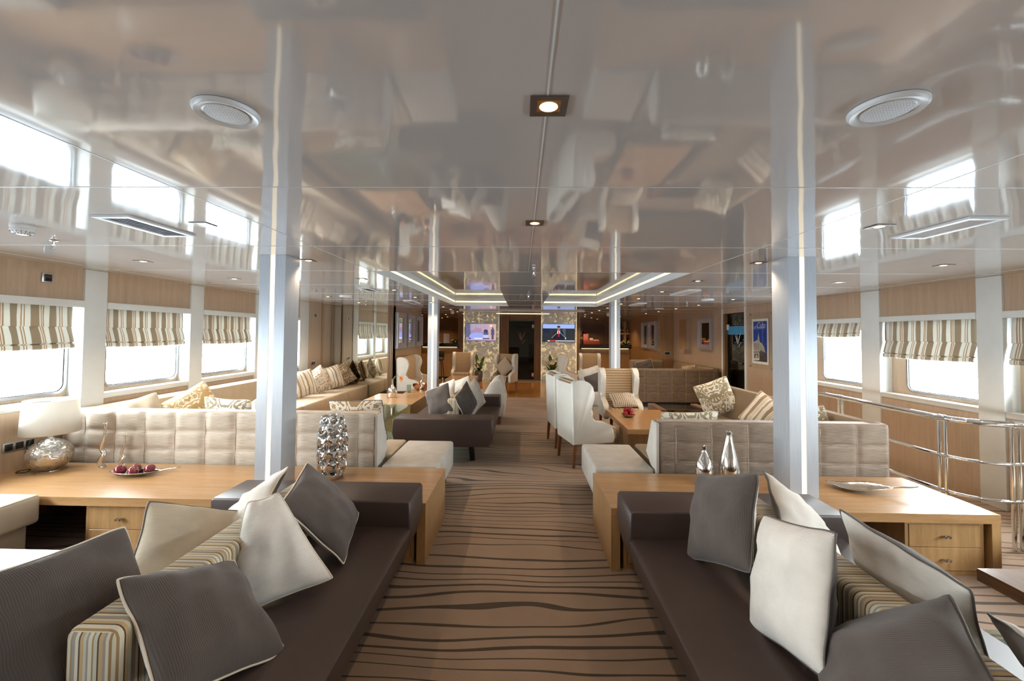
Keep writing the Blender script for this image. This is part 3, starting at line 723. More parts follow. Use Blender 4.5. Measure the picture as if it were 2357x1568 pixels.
# right: corner sofa
t = thing('corner_sofa', 'taupe corner sofa on the right with tufted back behind the silver bottle vases', 'sofa', (0, 0, 0), 0, 'corner sofas with tufted backs')
back_body(1.215, 3.20, 3.80, .02, .836, M_tr, t)
tuft('', 1.225, 3.195, 3.80, .02, .832, [1.36+.312*k for k in range(7)], [.655, .49, .33, .17], M_tr, t, M_seam, amp=.014, wide=.02, pr=.003)
bm = new_bm(); prism(bm, [(3.785, .05), (3.785, .826), (3.93, .826), (4.10, .50), (3.88, .40), (3.86, .05)], 'x', 1.185, 1.213, 0, .01); fin('back_end_panel', bm, M_otto, t)
seatblock(t, 1.22, 2.98, 4.12, 4.66, .14, .43, M_sofar); seatblock(t, .655, 1.18, 3.81, 4.66, .14, .42, M_otto)
for y0, y1 in ((4.665, 5.6), (5.605, 6.6)): seatblock(t, 2.32, 2.98, y0, y1, .14, .43, M_sofar)
bm = new_bm(); prism(bm, [(3.20, .02), (3.20, .81), (3.17, .838), (3.08, .838), (3.05, .81), (2.97, .44), (2.97, .02)], 'y', 3.84, 6.62, 0, .01); fin('side_back_rest', bm, M_sofar, t)
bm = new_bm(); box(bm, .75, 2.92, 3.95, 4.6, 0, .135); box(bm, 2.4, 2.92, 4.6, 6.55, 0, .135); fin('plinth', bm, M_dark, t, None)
# far right tufted sofa
t = thing('tufted_sofa', 'far brown tufted sofa turned away, below the framed mirror on the right', 'sofa')
back_body(2.30, 4.36, 9.50, .12, .845, M_tb, t)
tuft('', 2.31, 4.35, 9.50, .12, .84, [2.42+.30*k for k in range(7)], [.66, .50, .33], M_tb, t, plain('gold_piping', (.42, .27, .12), .6), amp=.012, wide=.02, pr=.0035)
seatblock(t, 2.35, 4.2, 9.82, 10.5, .14, .42, M_sofar)
bm = new_bm(); prism(bm, [(4.44, .1), (4.44, .85), (4.30, .86), (4.24, .80), (4.18, .44), (4.18, .1)], 'y', 9.65, 12.0, 0, .02); fin('side_back_rest', bm, M_sofar, t)
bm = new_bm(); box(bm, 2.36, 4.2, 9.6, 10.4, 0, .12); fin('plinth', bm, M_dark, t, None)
t = thing('brown_sofa', 'brown sofa end with rounded back behind the far tufted sofa', 'sofa')
bm = new_bm(); box(bm, 3.05, 3.98, 12.0, 12.25, .1, .90, 0, .07, 4); fin('back_rest', bm, M_sofar, t)
seatblock(t, 3.05, 3.98, 11.4, 12.0, .12, .44, M_sofar)
bm = new_bm(); box(bm, 3.1, 3.93, 11.45, 12.2, 0, .11); fin('plinth', bm, M_dark, t, None)
# benches near the camera
def bench(label, x0, x1, y0, y1, back, z=.45):
    t = thing('leather_bench', label, 'bench', (0, 0, 0), 0, 'beige leather benches')
    seatblock(t, x0, x1, y0, y1, z-.20, z, M_bench)
    bm = new_bm(); box(bm, x0+.06, x1-.06, y0+.02, y1-.03, .04, z-.202, 0, .02, 2); fin('base', bm, M_bench, t)
    bm = new_bm(); xs_ = x1-.002 if back < 0 else x0+.002
    tube(bm, [(xs_-.010*(1 if back < 0 else -1), y0+.03, z-.008), (xs_-.010*(1 if back < 0 else -1), y1-.03, z-.008)], .004, 6); fin('seam_piping', bm, M_bench, t)
    for yy in (y0+.12, y1-.12):
        bm = new_bm(); tube(bm, [((x1-.1) if back < 0 else (x0+.1), yy, 0), ((x1-.1) if back < 0 else (x0+.1), yy, .045)], .02, 10); fin('leg', bm, M_steel, t)
        bm = new_bm(); tube(bm, [((x0+.1) if back < 0 else (x1-.1), yy, 0), ((x0+.1) if back < 0 else (x1-.1), yy, .045)], .02, 10); fin('leg', bm, M_steel, t)
bench('beige leather bench at left photo edge in front of the oak worktop', XL+.03, -3.36, .3, 2.955, -1)
bench('beige leather bench at right photo edge behind the oak worktop end', 3.52, 4.46, .6, 3.12, 1, .45)

# ---------------------------------------------------------------- double sided daybeds
def daybed(label, xc, y0, y1, W_=1.24, by=(None, None)):
    t = thing('brown_daybed', label, 'daybed', (xc, y0, 0), 0, 'double sided brown leather daybeds')
    L = y1-y0; a = W_/2
    bm = new_bm(); prism(bm, [(-a+.03, .25), (-a, .40), (-a+.02, .42), (a-.02, .42), (a, .40), (a-.03, .25)], 'y', .33, L-.33, 0, .004); fin('seat', bm, M_brown, t, 50)
    for yy in ((0, .34), (L-.34, L)):
        bm = new_bm(); prism(bm, [(-a+.04, .25), (-a-.0, .40), (-a+.005, .56), (-a+.02, .575), (a-.02, .575), (a-.005, .56), (a, .40), (a-.04, .25)], 'y', yy[0], yy[1], 0, .012, 3); fin('arm_block', bm, M_brown, t, 50)
    for sx_ in (-1, 1):
        for yy, dy in ((.16, .32), (L-.16, -.32)):
            bm = new_bm(); x_ = sx_*(a-.27); yb = yy+dy*.6
            prism(bm, [(yy-.03, .25), (yy+.03, .25), (yb+.03, 0), (yb-.03, 0)], 'x', x_-.03, x_+.03); fin('leg', bm, M_blackm, t, None)
    b0, b1 = by
    bm = new_bm(); box(bm, -.082, .082, b0-y0, b1-y0, .423, .70, 0, .03, 4)
    for f in bm.faces:
        if abs(f.normal.y) > .7: f.material_index = 1
    bol = fin('bolster', bm, [M_boly, M_bolx], t, 50); bol['label'] = 'long striped bolster'
    return t
daybed('brown leather daybed in the left foreground with striped bolster and dark and white cushions', -1.285, .42, 2.94, 1.24, (1.27, 2.66))
daybed('brown leather daybed in the right foreground with striped bolster, grey and white cushions', 1.262, .36, 2.85, 1.26, (1.10, 2.50))
daybed('mid-room brown leather daybed on slanted black legs, seen end on', -.935, 5.07, 7.25, 1.20, (5.85, 6.95))

# ---------------------------------------------------------------- cushions
def cushion(label, c, n, roll, s_, mf, mb, pip, T=.075, group='loose cushions', sy=None, seed=0, droop=.0, taper=0):
    """pillow; local z = facing n, local y = up"""
    sy = sy or s_; N = 18; bm = new_bm(); rnd = random.Random(seed+int(c[0]*100)+int(c[1]*37))
    o1, o2 = rnd.random()*50, rnd.random()*50
    def P(u, v, sg):
        x = s_/2*u*(1-.075*(1-v*v)*abs(u)-.05*(u*v)**6); y = sy/2*v*(1-.075*(1-u*u)*abs(v)-.05*(u*v)**6)
        x *= 1-taper*(v+1)/2
        e = max(0, (1-u*u)*(1-v*v))**.55*.94+.06*max(0, (1-u**6)*(1-v**6))
        wr_ = noise.noise(Vector((u*2.2+o1, v*2.2, sg)))*.022 + noise.noise(Vector((u*5+o2, v*5, sg)))*.012
        edge = noise.noise(Vector((u*2+o2, v*2+o1, 0)))*.012
        return Vector((x, y-droop*u*u, sg*(T*1.15*e+wr_*e)+edge))
    G = {}
    for sg in (1, -1):
        for i in range(N+1):
            for j in range(N+1):
                u = math.sin((i/N*2-1)*PI/2*.92)/math.sin(PI/2*.92); v = math.sin((j/N*2-1)*PI/2*.92)/math.sin(PI/2*.92)
                if sg < 0 and (i in (0, N) or j in (0, N)): G[(i, j, sg)] = G[(i, j, 1)]
                else: G[(i, j, sg)] = bm.verts.new(P(u, v, sg))
        for i in range(N):
            for j in range(N):
                q = [G[(i, j, sg)], G[(i+1, j, sg)], G[(i+1, j+1, sg)], G[(i, j+1, sg)]]
                f = bm.faces.new(q if sg > 0 else q[::-1]); f.material_index = 0 if sg > 0 else 1
    rim = [G[(i, 0, 1)].co.copy() for i in range(N)]+[G[(N, j, 1)].co.copy() for j in range(N)]+[G[(N-i, N, 1)].co.copy() for i in range(N)]+[G[(0, N-j, 1)].co.copy() for j in range(N)]
    o = fin('cushion', bm, [mf, mb], None, 170)
    n = Vector(n).normalized(); up = Vector((0, 0, 1)); yv = (up-n*up.dot(n)).normalized(); xv = yv.cross(n)
    M3 = Matrix((xv, yv, n)).transposed().to_4x4()
    o.matrix_world = Matrix.Translation(c) @ M3 @ Matrix.Rotation(roll, 4, 'Z')
    tag(o, label, 'cushion', group)
    bm = new_bm(); tube(bm, rim, .0042, 6, closed=True); fin('piping', bm, pip, o, 170)
    return o
g1 = 'cushions on the left foreground daybed'; g2 = 'cushions on the right foreground daybed'; g3 = 'cushions on the mid-room daybed'
R = math.radians
# left foreground
cushion('dark ribbed cushion with white edge lying nearest the camera on the left daybed seat', (-1.10, 1.50, .59), (.61, .08, .78), R(-31), .46, M_cdark, M_clight, M_seam, .07, g1)
cushion('white cushion standing on one corner between two dark ones on the left daybed', (-1.11, 1.90, .64), (.36, -.85, .38), R(12), .46, M_clight, M_cdark, M_seam, .07, g1, taper=.72, sy=.45)
cushion('dark cushion with light back leaning on the far aisle end of the left bolster', (-1.06, 2.31, .64), (.77, .04, .636), R(13), .46, M_cdark, M_clight, M_seam, .065, g1)
cushion('bright white cushion behind the far end of the left bolster', (-1.455, 2.24, .632), (-.615, -.357, .703), R(62), .44, M_clight, M_cdark, M_seam, .05, g1)
cushion('beige cushion with dark piping behind the middle of the left bolster', (-1.50, 1.93, .61), (.72, -.28, .62), R(-30), .42, M_cbeige, M_clight, M_seamd, .055, g1)
cushion('large dark ribbed cushion at the left photo edge behind the bolster', (-1.50, 1.42, .625), (.85, -.12, .50), R(-4), .50, M_cdark, M_clight, M_seam, .075, g1)
# right foreground
cushion('grey-brown cushion on the far aisle side of the right daybed bolster', (1.03, 2.24, .665), (-.91, -.16, .38), R(20), .46, M_cdark, M_clight, M_seamd, .07, g2)
cushion('white cushion with dark piping standing in the middle of the right daybed', (1.03, 1.68, .655), (-.95, .05, .28), R(16), .46, M_clight, M_cdark, M_seamd, .07, g2)
cushion('large dark ribbed cushion at the bottom of the photo on the right daybed', (1.10, 1.30, .60), (-.62, .15, .72), R(-19), .48, M_cdark, M_clight, M_seamd, .08, g2)
cushion('white cushion behind the far end of the right bolster', (1.44, 2.224, .643), (.60, -.44, .667), R(-63), .44, M_clight, M_cdark, M_seamd, .055, g2)
cushion('white cushion with grey back behind the middle of the right bolster', (1.465, 1.66, .655), (-.82, -.10, -.44), R(-11), .46, M_clight, M_cdark, M_seamd, .06, g2)
cushion('dark piped white cushion corner at the bottom right photo edge', (1.52, 1.15, .62), (.72, -.19, .67), R(-20), .44, M_clight, M_cdark, M_seamd, .06, g2)
# mid-room daybed
cushion('dark cushion left of the mid-room daybed bolster', (-1.15, 5.98, .645), (-.45, -.85, .20), R(22), .43, M_cdark, M_clight, M_seam, .06, g3)
cushion('white cushion behind the dark one left of the mid-room bolster', (-1.13, 6.42, .66), (-.72, -.60, .2), R(16), .44, M_clight, M_cdark, M_seam, .06, g3)
cushion('dark cushion right of the mid-room daybed bolster', (-.77, 6.02, .645), (.88, -.40, .2), R(28), .43, M_cdark, M_clight, M_seam, .06, g3)
cushion('white cushion on the right of the mid-room daybed, farther back', (-.70, 6.35, .66), (.85, -.45, .22), R(22), .45, M_clight, M_cdark, M_seam, .06, g3)
cushion('pale cushion at the back end of the mid-room daybed bolster', (-1.0, 7.02, .64), (-.3, -.9, .2), R(20), .42, M_clight, M_cdark, M_seam, .05, g3)
# left corner sofa
g4 = 'cushions on the long left sofa'
for lb, y, mf, rl, nn in (('striped cushion half hidden behind the near left column', 7.45, M_cstr, 12, (.82, -.5, .25)), ('white and tan scroll cushion nearest the left column', 8.0, M_dtan, 30, (.75, -.6, .3)), ('tan striped cushion between the two scroll cushions by the sockets', 8.62, M_cstr, 12, (.8, -.5, .25)), ('brown scroll cushion beside the wall mirror', 9.12, M_dbrown, 26, (.72, -.62, .3))):
    cushion(lb+' on the long left sofa', (-3.84, y, .68), nn, R(rl), .46, mf, mf if mf != M_cstr else M_cstr, M_seam, .075, g4)
cushion('pale cushion at the left end behind the pale tufted back', (-3.92, 4.32, .70), (.80, -.50, .25), R(14), .42, M_cbeige, M_clight, M_seam, .06, g4)
cushion('ochre scroll cushion behind the pale tufted back', (-3.78, 4.88, .70), (.55, -.80, .25), R(32), .48, M_dgreen, M_dgreen, M_seam, .07, g4)
cushion('olive and white scroll cushion showing over the pale tufted back', (-2.93, 4.26, .70), (0.05, .95, .30), R(3), .50, M_dolive, M_dolive, M_seam, .07, g4)
cushion('striped cushion tilted on a corner behind the olive scroll cushion', (-2.80, 4.55, .70), (-.2, -.9, .3), R(40), .44, M_cstr, M_cstr, M_seam, .06, g4)
cushion('wide white and tan scroll cushion over the pale tufted back beside the aisle', (-1.62, 4.24, .72), (0.02, .95, .30), R(-2), .56, M_dtan, M_dtan, M_seamd, .075, g4, sy=.46)
# right corner sofa
g5 = 'cushions on the right corner sofa'
cushion('white and olive scroll cushion showing over the taupe tufted back beside the aisle', (1.64, 4.24, .655), (-.02, .95, .30), R(-2), .56, M_dolive, M_dolive, M_seam, .07, g5, sy=.44)
cushion('tall olive scroll cushion standing at the far end of the right corner sofa', (2.83, 6.28, .70), (-.55, -.80, .16), R(24), .50, M_dolive, M_dolive, M_seam, .08, g5)
cushion('olive striped cushion tipped on a corner on the right corner sofa', (2.86, 5.10, .66), (-.75, -.6, .25), R(-32), .44, M_cstr, M_cstr, M_seam, .07, g5)
cushion('scroll cushion in the corner of the right sofa, right of the near column', (2.83, 4.32, .66), (-.6, -.75, .25), R(18), .44, M_dolive, M_dolive, M_seam, .06, g5)

# ---------------------------------------------------------------- wing chairs
WP = [(0, .28), (-.025, 1.0), (.0, 1.03), (.06, 1.045), (.14, 1.04), (.21, 1.0), (.255, .93), (.262, .84), (.235, .74), (.21, .66), (.205, .61), (.23, .575), (.30, .55), (.40, .53), (.47, .49), (.515, .43), (.52, .30), (.50, .28)]
def wing_chair(label, w_=.62, group='cream wing chairs', seatlen=.60, legs=True):
    t = thing('wing_chair', label, 'armchair', (0, 0, 0), 0, group)
    sm = [(p[0], p[1]) for p in smooth_path([(p[0], p[1], 0) for p in WP[1:-1]], 3)]
    pr = [WP[0]]+[(a, b) for a, b in sm]+[WP[-1]]
    h = w_/2
    # local: x forward, y across
    for s_ in (-1, 1):
        bm = new_bm(); y0 = s_*h; y1 = s_*(h-.085)
        prism(bm, pr, 'y', min(y0, y1), max(y0, y1), 0, .022, 3); fin('wing_side', bm, M_cream, t, 50)
    bm = new_bm(); prism(bm, [(.0, .28), (-.022, 1.0), (.03, 1.0), (.05, .28)], 'y', -h+.07, h-.07); fin('back_shell', bm, M_cream, t, 40)
    bm = new_bm(); prism(bm, [(.05, .40), (.028, .985), (.0, 1.03), (.06, 1.035), (.11, .98), (.13, .42)], 'y', -h+.086, h-.086, 0, .008); fin('back_cushion', bm, M_chz, t, 40)
    bm = new_bm(); box(bm, .06, seatlen, -h+.087, h-.087, .30, .455, 0, .02, 3); fin('seat', bm, M_chy, t)
    if legs:
        for (x_, y_) in ((.03, -h+.04), (.03, h-.04), (seatlen-.05, -h+.11), (seatlen-.05, h-.11)):
            bm = new_bm(); a = .022; b = .014; dx = -.02 if x_ < .1 else .0
            v = [bm.verts.new((x_+sx_*r_+ (dx if z == 0 else 0), y_+sy_*r_, z)) for z, r_ in ((0, b), (.30, a)) for sx_, sy_ in ((-1, -1), (1, -1), (1, 1), (-1, 1))]
            for q in ((0, 1, 2, 3), (4, 5, 6, 7), (0, 1, 5, 4), (1, 2, 6, 5), (2, 3, 7, 6), (3, 0, 4, 7)): bm.faces.new([v[i] for i in q])
            fin('leg', bm, M_legw, t, None)
    return t
wc = wing_chair('cream wing chair nearest the camera by the aisle, seen from behind its side')
wc.location = (.555, 5.40, 0); wc.rotation_euler = (0, 0, R(14))
def chair_at(x, y, deg, label): return dup(wc, (x, y, 0), R(deg), label)
chair_at(.44, 6.28, 8, 'second cream wing chair by the aisle, just behind the nearest one')
chair_at(1.60, 7.22, -90, 'cream wing chair facing the camera at the head of the oak coffee table')
chair_at(-1.72, 12.75, -90, 'far cream wing chair facing the camera left of the flower vase')
chair_at(-.38, 11.95, -112, 'far cream wing chair right of the flower vase, striped cushion on its seat')
chair_at(2.0, 12.7, -90, 'far cream wing chair facing the camera before the right bar counter')
chair_at(1.05, 11.9, -10, 'far cream wing chair seen from its side before the right gold panel')
# two seat wing sofa at left
wc2 = wing_chair('cream wing-sided two-seat sofa below the trio of framed mirrors', 1.35, None, .60)
wc2.name = 'wing_sofa'; wc2['category'] = 'sofa'; wc2.location = (-2.80, 10.2, 0); wc2.rotation_euler = (0, 0, 0)
g6 = 'cushions on chairs'
cushion('pinstriped cushion on the seat of the nearest wing chair', (.81, 5.47, .60), (.93, .30, .2), R(4), .34, M_cpin, M_cpin, M_seam, .06, g6)
cushion('pinstriped cushion slumped on the chair facing the camera by the coffee table', (1.63, 6.84, .56), (0, -.45, .89), R(3), .40, M_cpin, M_cpin, M_seam, .065, g6, sy=.36)
cushion('pinstriped cushion on a corner in the far wing chair right of the flowers', (-.47, 11.70, .68), (-.3, -.9, .25), R(45), .40, M_cpin, M_cpin, M_seam, .06, g6)
# curved-back white lounger behind the mid-room daybed
t = thing('curved_lounger', 'off-white lounger with tall curved end just behind the mid-room daybed', 'lounger')
bm = new_bm(); prism(bm, [(-.70, .42), (-.66, .52), (-.60, .64), (-.52, .75), (-.44, .80), (-.38, .805), (-.34, .77), (-.31, .60), (-.27, .42), (-.30, .15), (-.62, .15)], 'y', 7.45, 8.28, 0, .02, 3); fin('curved_back', bm, M_cream, t, 50)
seatblock(t, -1.45, -.68, 7.45, 8.28, .16, .43, M_cream)
bm = new_bm(); box(bm, -1.40, -.36, 7.52, 8.26, 0, .155); fin('plinth', bm, M_legw, t, None)
# white ottoman sofa right
t = thing('long_ottoman', 'long pale upholstered ottoman with two cushions behind the wing chair facing the camera', 'ottoman')
seatblock(t, 1.12, 2.26, 8.62, 8.93, .16, .42, M_otto); seatblock(t, 1.12, 1.84, 8.935, 10.5, .16, .42, M_otto)
bm = new_bm(); box(bm, 1.18, 2.20, 8.66, 8.90, 0, .155); box(bm, 1.18, 1.8, 8.90, 10.45, 0, .155); fin('plinth', bm, M_sofa, t, None)
g7 = 'cushions on the far right seats'
cushion('pale cushion leaning on the far ottoman', (1.50, 9.45, .65), (-.4, -.75, .5), R(20), .50, M_clight, M_clight, M_seam, .07, g7)
cushion('dark cushion leaning beside the pale one on the far ottoman', (1.56, 8.98, .60), (-.4, -.75, .5), R(26), .44, M_cdark, M_cdark, M_seamd, .07, g7)
cushion('dark cushion with pale edge on the brown sofa end', (3.42, 11.85, .68), (-.2, -.9, .3), R(16), .46, M_cdark, M_cdark, M_seam, .07, g7)
cushion('brown cushion with pale piping on the seat behind the far tufted sofa', (4.05, 10.55, .66), (-.8, -.3, .4), R(12), .44, M_dbrown, M_cdark, M_seam, .07, g7)

# ---------------------------------------------------------------- tables
def slab_table(label, x0, x1, y0, y1, z=.45, th=.07, base=None, shelf=None, mat=None):
    t = thing('coffee_table', label, 'table', (0, 0, 0), 0, None); mat = mat or M_oak
    bm = new_bm(); box(bm, x0, x1, y0, y1, z-th, z, 0, .002, 1); fin('top', bm, mat, t)
    b = base or (x0+.12, x1-.12, y0+.2, y1-.2)
    bm = new_bm(); box(bm, b[0], b[1], b[2], b[3], 0, z-th); fin('base', bm, M_oakz if mat is M_oak else M_oakd, t, None)
    if shelf:
        bm = new_bm(); box(bm, x0, b[0]-.002, y0, y1, shelf-.012, shelf); fin('glass_shelf', bm, M_tglass, t, None)
        bm = new_bm(); box(bm, x0+.03, b[0], y0+.05, y0+.10, 0, shelf-.012); box(bm, x0+.03, b[0], y1-.10, y1-.05, 0, shelf-.012); fin('shelf_support', bm, M_oakd, t, None)
    return t
slab_table('dark oak coffee table catching window light at the left photo edge', -3.05, -2.17, .9, 2.205, mat=M_oakd, th=.06)
slab_table('dark oak coffee table with glass shelf at the right photo edge', 2.28, 3.15, 1.0, 2.215, mat=M_oakd, th=.06, shelf=.15, base=(2.62, 3.05, 1.15, 2.05))
slab_table('oak coffee table with fruit bowl between wing chairs and the right corner sofa', 1.30, 2.12, 5.26, 6.62, .45, .065, (1.46, 2.0, 5.5, 6.4))
slab_table('far oak table in front of the wing chair beside the left bar', -1.90, -1.17, 10.6, 11.6, .45, .09, (-1.75, -1.35, 10.9, 11.4))
t = thing('coffee_table', 'long left coffee table, oak block at the far half and glass at the near half', 'table')
bm = new_bm(); box(bm, -2.75, -1.80, 6.93, 8.22, .0, .42, 0, .002, 1); fin('timber_block', bm, M_oak, t)
bm = new_bm(); box(bm, -2.75, -1.80, 5.36, 5.50, .0, .40, 0, .002, 1); fin('end_block', bm, M_oakz, t)
bm = new_bm(); box(bm, -2.75, -1.79, 5.36, 6.93, .425, .437); fin('glass_top', bm, M_tglass, t, None)
bm = new_bm(); box(bm, -2.60, -2.588, 5.5, 6.93, .0, .424); box(bm, -1.96, -1.948, 5.5, 6.93, 0, .424); fin('glass_side', bm, M_tglass, t, None)
t = thing('coffee_table', 'dark glass coffee table with oak ends in front of the far tufted sofa', 'table')
bm = new_bm(); box(bm, 2.19, 2.30, 6.78, 7.45, .28, .42); box(bm, 2.19, 2.30, 6.78, 6.92, 0, .28); box(bm, 2.19, 2.30, 7.31, 7.45, 0, .28); fin('end_frame', bm, M_oakd, t, None)
bm = new_bm(); box(bm, 2.92, 3.03, 6.78, 7.45, 0, .42); fin('end_frame', bm, M_oakd, t, None)
bm = new_bm(); box(bm, 2.30, 2.92, 6.80, 7.43, .385, .397); fin('glass_top', bm, M_smoke, t, None)
bm = new_bm(); box(bm, 2.30, 2.92, 6.80, 7.43, .02, .05); fin('lower_shelf', bm, M_oakd, t, None)
t = thing('tray_table', 'dark tray on a stand behind the far tufted sofa', 'tray')
bm = new_bm(); box(bm, 3.55, 4.0, 10.9, 11.3, .70, .73); fin('tray', bm, M_oakd, t, None)
bm = new_bm(); tube(bm, [(3.77, 11.1, .0), (3.77, 11.1, .70)], .02, 8); lathe(bm, [(0, 0), (.15, 0), (.15, .012), (0, .014)], 3.77, 11.1, 20); fin('stand', bm, M_blackm, t)

# ---------------------------------------------------------------- table lamp
t = thing('table_lamp', 'hammered silver table lamp with white oval shade on the left worktop', 'lamp', (-3.955, 3.52, .42))
bm = new_bm(); prof = [(0, 0), (.07, 0), (.075, .008), (.10, .03), (.135, .075), (.148, .13), (.138, .18), (.108, .222), (.065, .25), (.035, .262), (.025, .275), (.022, .30)]
lathe(bm, [(p.x, p.z) for p in smooth_path([(a, 0, b) for a, b in prof], 4)], n=40)
def m_hammer():
    g = MT('engraved_silver'); v = g.n('ShaderNodeTexVoronoi', feature='SMOOTH_F1'); g.l(g.coord((22, 22, 22)), v.inputs['Vector']); v.inputs['Scale'].default_value = 1
    wv = g.math('SINE', g.math('MULTIPLY', v.outputs['Distance'], 26)); g.set(g.ramp(v.outputs['Distance'], [(.1, (.48, .46, .43)), (.6, (.72, .71, .69))]), .24, 1.0); g.bump(wv, .35, .004); return g.m
fin('base', bm, m_hammer(), t, 60)
bm = new_bm(); lathe(bm, [(.185, .315), (.168, .590)], n=48); M_shade = MT('white_lampshade'); M_shade.set((.86, .85, .80), .8)
ts = M_shade.n('ShaderNodeBsdfTranslucent'); ts.inputs[0].default_value = (.85, .84, .78, 1); mx = M_shade.n('ShaderNodeMixShader'); mx.inputs[0].default_value = .25
M_shade.l(M_shade.b.outputs[0], mx.inputs[1]); M_shade.l(ts.outputs[0], mx.inputs[2]); M_shade.l(mx.outputs[0], M_shade.out.inputs[0])
sh = fin('lamp_shade', bm, M_shade.m, t, 60); md = sh.modifiers.new('solid', 'SOLIDIFY'); md.thickness = .003
bm = new_bm(); tube(bm, [(0, 0, .29), (0, 0, .58)], .006, 8)
for k in range(3):
    a = 2*PI*k/3; tube(bm, [(0, 0, .575), (.166*math.cos(a), .166*math.sin(a), .582)], .002, 5)
fin('shade_support', bm, M_chrome, t)
bm = new_bm(); tube(bm, smooth_path([(-.05, .02, .01), (-.17, .0, .006), (-.20, -.05, .006), (-.16, -.10, .006), (-.10, -.07, .008), (-.16, .02, .03), (-.21, .07, .02), (-.24, .05, .08), (-.262, .05, .19)], 8), .0035, 6); fin('cord', bm, M_black, t)
# wall sockets and switches
def plate(label, side, y, z, w_, h_, holes=1, cat='socket'):
    X = XL if side < 0 else XR; sg = -side
    t = thing('wall_socket' if cat == 'socket' else 'wall_switch', label, cat, (X, y, z))
    bm = new_bm(); box(bm, min(.001*sg, .012*sg), max(.001*sg, .012*sg), -w_/2, w_/2, -h_/2, h_/2, 0, .003); fin('plate', bm, M_steel, t)
    for k in range(holes):
        yy = -w_/2+w_*(k+.5)/holes; bm = new_bm(); q = min(w_/holes, h_)*.36
        box(bm, min(.012*sg, .015*sg), max(.012*sg, .015*sg), yy-q, yy+q, -q, q, 0, .004); fin('insert', bm, M_black, t)
    return t
plate('row of three black sockets in a steel plate beside the silver table lamp', -1, 3.52, .625, .23, .075, 3)
plate('square steel thermostat plate high on the left wall above the first blind', -1, 3.68, 2.06, .085, .085, 1, 'switch')
plate('small steel switch high on the left wall before the mirror', -1, 8.62, 1.93, .08, .08, 1, 'switch')
plate('steel double socket low on the left wall above the sofa by the mirror', -1, 8.56, .97, .15, .09, 2)
t = thing('wall_socket', 'dark socket plate on the wall between framed mirrors at far right', 'socket', (4.30, 12.70, 1.06))
bm = new_bm(); box(bm, -.10, .10, -.014, -.002, -.05, .05); fin('plate', bm, M_steel, t, None)
bm = new_bm(); box(bm, -.07, .07, -.018, -.0145, -.035, .035); fin('insert', bm, M_black, t, None)

# ---------------------------------------------------------------- candlesticks, dishes, vases
def candlestick(label, loc, s_, rz=0):
    t = thing('candlestick', label, 'candlestick', loc, rz, 'twisted silver candlesticks')
    path = [(.03*s_, -.02*s_, .012*s_), (.0, .015*s_, .02*s_), (-.055*s_, .02*s_, .05*s_), (-.05*s_, .0, .14*s_), (.0, -.02*s_, .21*s_), (.045*s_, -.015*s_, .265*s_), (.03*s_, .01*s_, .32*s_), (-.02*s_, .015*s_, .36*s_), (-.035*s_, .005*s_, .42*s_), (-.01*s_, 0, .52*s_), (.03*s_, 0, .62*s_), (.045*s_, 0, .72*s_), (.045*s_, 0, .80*s_)]
    P = smooth_path(path, 6); n = len(P); bm = new_bm()
    tube(bm, P, [0.058*s_*(1-.50*(k/(n-1))**.8)+.003*s_ for k in range(n)], 12); fin('stem', bm, M_silver, t, 60)
    bm = new_bm(); lathe(bm, [(.004*s_, .79*s_), (.018*s_, .80*s_), (.024*s_, .87*s_), (.046*s_, .985*s_), (.044*s_, .99*s_), (.020*s_, .95*s_), (0, .945*s_)], .045*s_, 0, 18); fin('cup', bm, M_silver, t, 60)
    bm = new_bm(); b2 = [(.09, -.035), (.02, -.06), (-.07, -.03), (-.085, .04), (-.02, .065), (.05, .03)]
    prism(bm, [(p.x, p.y) for p in smooth_path([(a*s_, b*s_, 0) for a, b in b2], 4, True)], 'z', 0, .03*s_, 0, .009*s_, 3); fin('foot', bm, M_silver, t, 60)
candlestick('taller twisted silver candlestick on the left worktop, behind the fruit dish', (-3.60, 3.62, .42), .385)
candlestick('shorter twisted silver candlestick on the left worktop, next to the taller one', (-3.46, 3.66, .42), .275, R(25))
candlestick('taller distant silver candlestick beside the copper bowl at the far left column', (-2.02, 8.60, .42), .36)
candlestick('shorter distant silver candlestick in front of the far left column strip', (-1.60, 8.60, .42), .28)
def leaf_dish(name, label, loc, L, W_, hgt, rz, flat=False, cat='dish'):
    t = thing(name, label, cat, loc, rz); bm = new_bm(); nx = 28; ny = 12; V = []
    for i in range(nx+1):
        u = i/nx*2-1; w_ = W_/2*(math.cos(u*PI/2)**.75 if abs(u) < 1 else 0)+.001; row = []
        for j in range(ny+1):
            v = j/ny*2-1
            z = (hgt*(v*v)*(w_/(W_/2)) + hgt*.9*abs(u)**2.2) if not flat else (.012+hgt*v*v*(w_/(W_/2))+.03*u*u+.012*math.sin(u*3))
            ripple = .0012*math.sin((u*30)+abs(v)*5) if flat else 0
            row.append(bm.verts.new((u*L/2, v*w_, z+.004+ripple)))
        V.append(row)
    for i in range(nx):
        for j in range(ny): bm.faces.new((V[i][j], V[i+1][j], V[i+1][j+1], V[i][j+1]))
    o = fin('leaf_bowl', bm, M_silver, t, 60); md = o.modifiers.new('solid', 'SOLIDIFY'); md.thickness = .003; md.offset = 0
    bm = new_bm(); e = L/2; z1 = V[-1][ny//2].co.z if False else None
    z = .004+(hgt*.9 if not flat else .012+.03+.012*math.sin(3))
    tube(bm, smooth_path([(e-.01, 0, z), (e+.04, .0, z+.012), (e+.10, -.004, z+.02), (e+.145, .002, z+.03)], 4), [.007]*4+[.006]*4+[.008]*5 if False else .006, 8); fin('stem_handle', bm, M_silver, t, 60)
    return t
leaf_dish('fruit_dish', 'silver leaf-shaped dish holding dark red fruit on the left worktop', (-3.13, 3.43, .42), .40, .17, .035, R(6), cat='dish')
